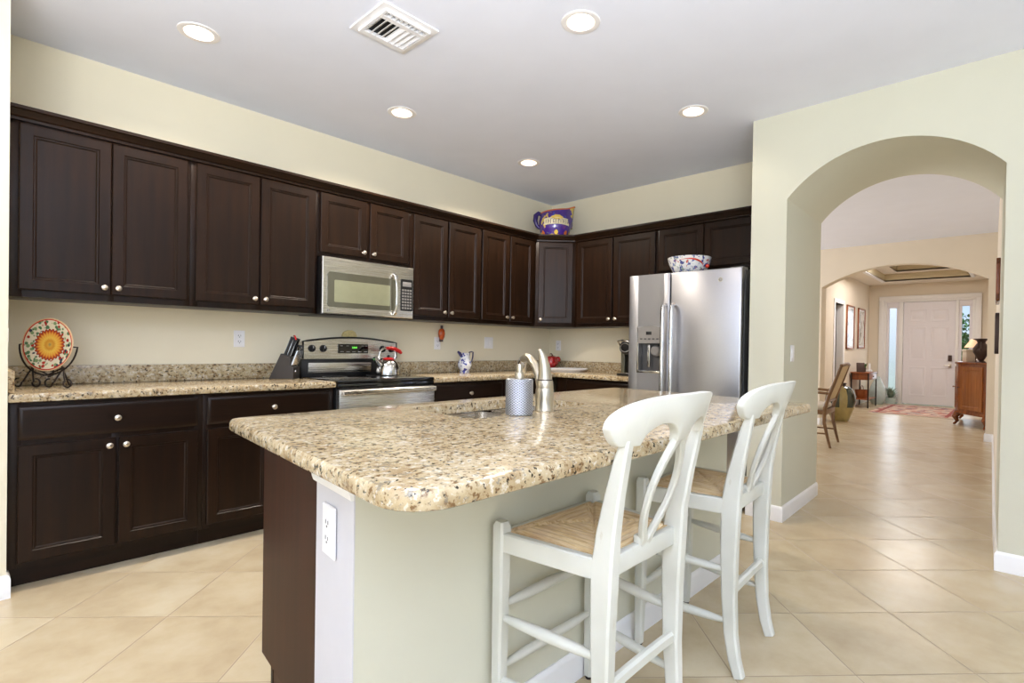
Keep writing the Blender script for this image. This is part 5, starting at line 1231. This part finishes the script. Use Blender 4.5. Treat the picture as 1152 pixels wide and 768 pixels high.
def rug():
    t = thing('rug', 'faded red and cream patterned rug in front of the front door', 'rug', (8.55, -2.42, 0.001))
    b = B(); b.box(-1.15, 1.05, -0.72, 0.62, 0, 0.008, 0.002); b.build('pile', 'rug', t)
    b = B(); 
    for q in ((-1.05, 0.95, -0.62, -0.56), (-1.05, 0.95, 0.46, 0.52), (-1.05, -0.99, -0.56, 0.46), (0.89, 0.95, -0.56, 0.46)): b.box(q[0], q[1], q[2], q[3], 0.008, 0.0095)
    b.build('border', plain('rug_border_red', S(150, 74, 66), 0.9, 0, 0.2, 40), t)
    b = B()
    for k in range(100):
        y = -0.715 + 1.33*k/99
        for x0, x1 in ((-1.20, -1.148),): b.box(x0, x1, y-0.003, y+0.003, 0.001, 0.004)
    b.build('fringe', 'cushion', t)
rug()
def wall_pic(name, label, o, rz, w, h, img, fr=0.03, dep=0.03, group=None):
    """o = centre on the wall; local front faces -y"""
    t = thing(name, label, 'picture', o, rz, group)
    b = B(); b.box(-w/2, w/2, -dep, -0.001, -h/2, -h/2+fr, 0.004); b.box(-w/2, w/2, -dep, -0.001, h/2-fr, h/2, 0.004); b.box(-w/2, -w/2+fr, -dep, -0.001, -h/2, h/2, 0.004); b.box(w/2-fr, w/2, -dep, -0.001, -h/2, h/2, 0.004); b.build('frame', img[0], t)
    b = B(); b.box(-w/2+fr*0.8, w/2-fr*0.8, -dep*0.45, -0.002, -h/2+fr*0.8, h/2-fr*0.8); p = b.build('picture_panel', img[1], t)
    b = B(); b.box(-w/2+fr*2.2, w/2-fr*2.2, -dep*0.5, -dep*0.4, -h/2+fr*2.2, h/2-fr*2.2); b.build('print', img[2], p)
pr = ceramic_pattern('landscape_print', S(226, 226, 222), [(3, 0.50, S(170, 178, 180), 1.0), (6, 0.58, S(140, 150, 140), 3.0)], 0.25)
pr2 = ceramic_pattern('botanical_print', S(230, 228, 220), [(4, 0.55, S(186, 180, 170), 2.0), (7, 0.6, S(150, 140, 120), 5.0)], 0.25)
pr3 = ceramic_pattern('warm_print', S(190, 150, 110), [(5, 0.52, S(120, 74, 44), 2.0), (9, 0.6, S(214, 180, 130), 5.0)], 0.4)
wall_pic('framed_picture', 'brown-framed picture on the foyer wall, just right of the open doorway', (8.18, FYL, 1.69), 0, 0.66, 0.92, ('console_wood', 'white_plastic', pr))
wall_pic('framed_picture', 'brown-framed picture on the foyer wall, the one nearer the front door', (9.22, FYL, 1.70), 0, 0.66, 0.90, ('console_wood', 'white_plastic', pr2))
WA = math.atan2(0.152, 4.58)
wall_pic('framed_picture', 'upper of two framed pictures seen edge-on on the dining room right wall', (0.72, -3.8795, 1.715), PI + WA, 0.44, 0.31, ('chest_wood', 'console_wood', pr3), 0.05, 0.026)
wall_pic('framed_picture', 'lower of two framed pictures seen edge-on on the dining room right wall', (0.72, -3.8795, 1.32), PI + WA, 0.44, 0.30, ('bronze', 'white_plastic', pr), 0.05, 0.026)
def chest():
    t = thing('foyer_chest', 'polished cherry chest with canted paneled side and curved feet, right of the front door', 'cabinet', (6.9, -3.5, 0))
    O = Matrix.Translation((-6.9, 3.5, 0))
    P = [(6.04, -3.745), (6.06, -3.60), (6.52, -3.24), (6.62, -3.20), (7.55, -3.20), (7.65, -3.24), (7.70, -3.745)]
    def scaled(k): cx, cy = 6.87, -3.745; return [(cx+(x-cx)*k, cy+(y-cy)*k) for x, y in P]
    b = B(); b.M = O; b.prism(P, 'xy', 0.20, 1.00, bev=0.004); b.build('body', 'chest_wood', t, smooth=20)
    b = B(); b.M = O; b.prism(scaled(1.03), 'xy', 1.00, 1.035, bev=0.008); b.build('top', 'chest_wood', t, smooth=20)
    b = B(); b.M = O; b.prism(scaled(1.02), 'xy', 0.19, 0.235, bev=0.006); b.build('base_moulding', 'chest_wood', t, smooth=20)
    # panel door on the canted side
    a = Vector((6.06, -3.60)); c = Vector((6.52, -3.24)); L = (c-a).length; an = math.atan2(a.y-c.y, a.x-c.x)
    b = B(); b.panel(0.06, L-0.05, 0.27, 0.96, [(0, 0.0), (0, -0.012), (0.05, -0.012), (0.06, -0.005), (0.075, -0.005), (0.10, -0.012)]); d = b.build('door', M.setdefault('chest_lt', wood_mat('cherry_wood_light', S(150, 84, 30), S(188, 116, 50), 0.22, 0.5)), t, (c.x-6.9, c.y+3.5, 0), (0, 0, an), smooth=25)
    b = B(); b.lathe([(0, 0.03), (0.012, 0.026), (0.006, 0.01), (0.006, 0)], 12, (0.035, -0.010, 0.62), axis='Y'); b.build('knob', 'bronze', d)
    b = B(); b.M = O
    for x0, x1 in ((6.66, 7.08), (7.10, 7.52)):
        b.M = O @ Matrix.Translation((x1, -3.20, 0)) @ Matrix.Rotation(PI, 4, 'Z'); b.panel(0, x1-x0, 0.27, 0.96, [(0, 0.0), (0, -0.012), (0.05, -0.012), (0.06, -0.005), (0.075, -0.005), (0.10, -0.012)])
        b.lathe([(0, 0.035), (0.014, 0.03), (0.007, 0.012), (0.007, 0)], 12, (0.03 if x0 > 7 else x1-x0-0.03, -0.012, 0.62), axis='Y')
    b.build('door', 'chest_wood', t, smooth=25)
    for x, y, dx, dy in ((6.60, -3.23, -0.03, 0.03), (6.10, -3.62, -0.05, 0.02), (7.56, -3.23, 0.03, 0.03), (7.62, -3.64, 0.03, 0)):
        b = B(); b.M = O; b.tube([(x, y-0.01, 0.20), (x+dx*0.9, y+dy*0.9, 0.13), (x, y, 0.06), (x+dx, y+dy, 0.018), (x+dx*1.4, y+dy*1.4, 0.018)], [0.055, 0.045, 0.028, 0.018, 0.014], 12); b.build('foot', 'chest_wood', t)
    v = thing('urn', 'dark bronze two-handled urn on the cherry chest', 'urn', (6.33, -3.53, 1.0365))
    b = B(); b.lathe([(0, 0), (0.06, 0), (0.062, 0.01), (0.035, 0.03), (0.05, 0.06), (0.10, 0.16), (0.105, 0.22), (0.07, 0.28), (0.05, 0.31), (0.06, 0.34), (0.11, 0.37), (0.105, 0.375), (0.045, 0.33), (0, 0.32)], 28); b.build('body', 'bronze', v)
    for s in (-1, 1): b = B(); b.tube([(0.05*s, 0, 0.31), (0.13*s, 0, 0.30), (0.135*s, 0, 0.22), (0.098*s, 0, 0.17)], 0.009, 8); b.build('handle', 'bronze', v)
    l = thing('table_lamp', 'small table lamp with a peach shade behind the urn on the chest', 'lamp', (7.05, -3.42, 1.0365))
    b = B(); b.lathe([(0, 0), (0.06, 0), (0.06, 0.01), (0.015, 0.03), (0.03, 0.10), (0.012, 0.18), (0.010, 0.26), (0, 0.26)], 20); b.build('base', 'bronze', l)
    b = B(); b.lathe([(0.15, 0.24), (0.06, 0.38), (0.056, 0.38), (0.146, 0.24)], 28); b.build('lamp_shade', emit('lit_peach_shade', S(226, 186, 146), 0.55), l)
    o = B(); o.box(-0.10, 0.10, -0.06, 0.06, 0, 0.20, 0.012); k = thing('gift_box', 'cream box standing in front of the lamp on the cherry chest', 'box', (6.62, -3.36, 1.0365), math.radians(20)); o.build('box_body', 'cushion', k)
    o = B(); o.box(-0.104, 0.104, -0.064, 0.064, 0.165, 0.207, 0.006); o.build('lid', 'cushion', k)
chest()
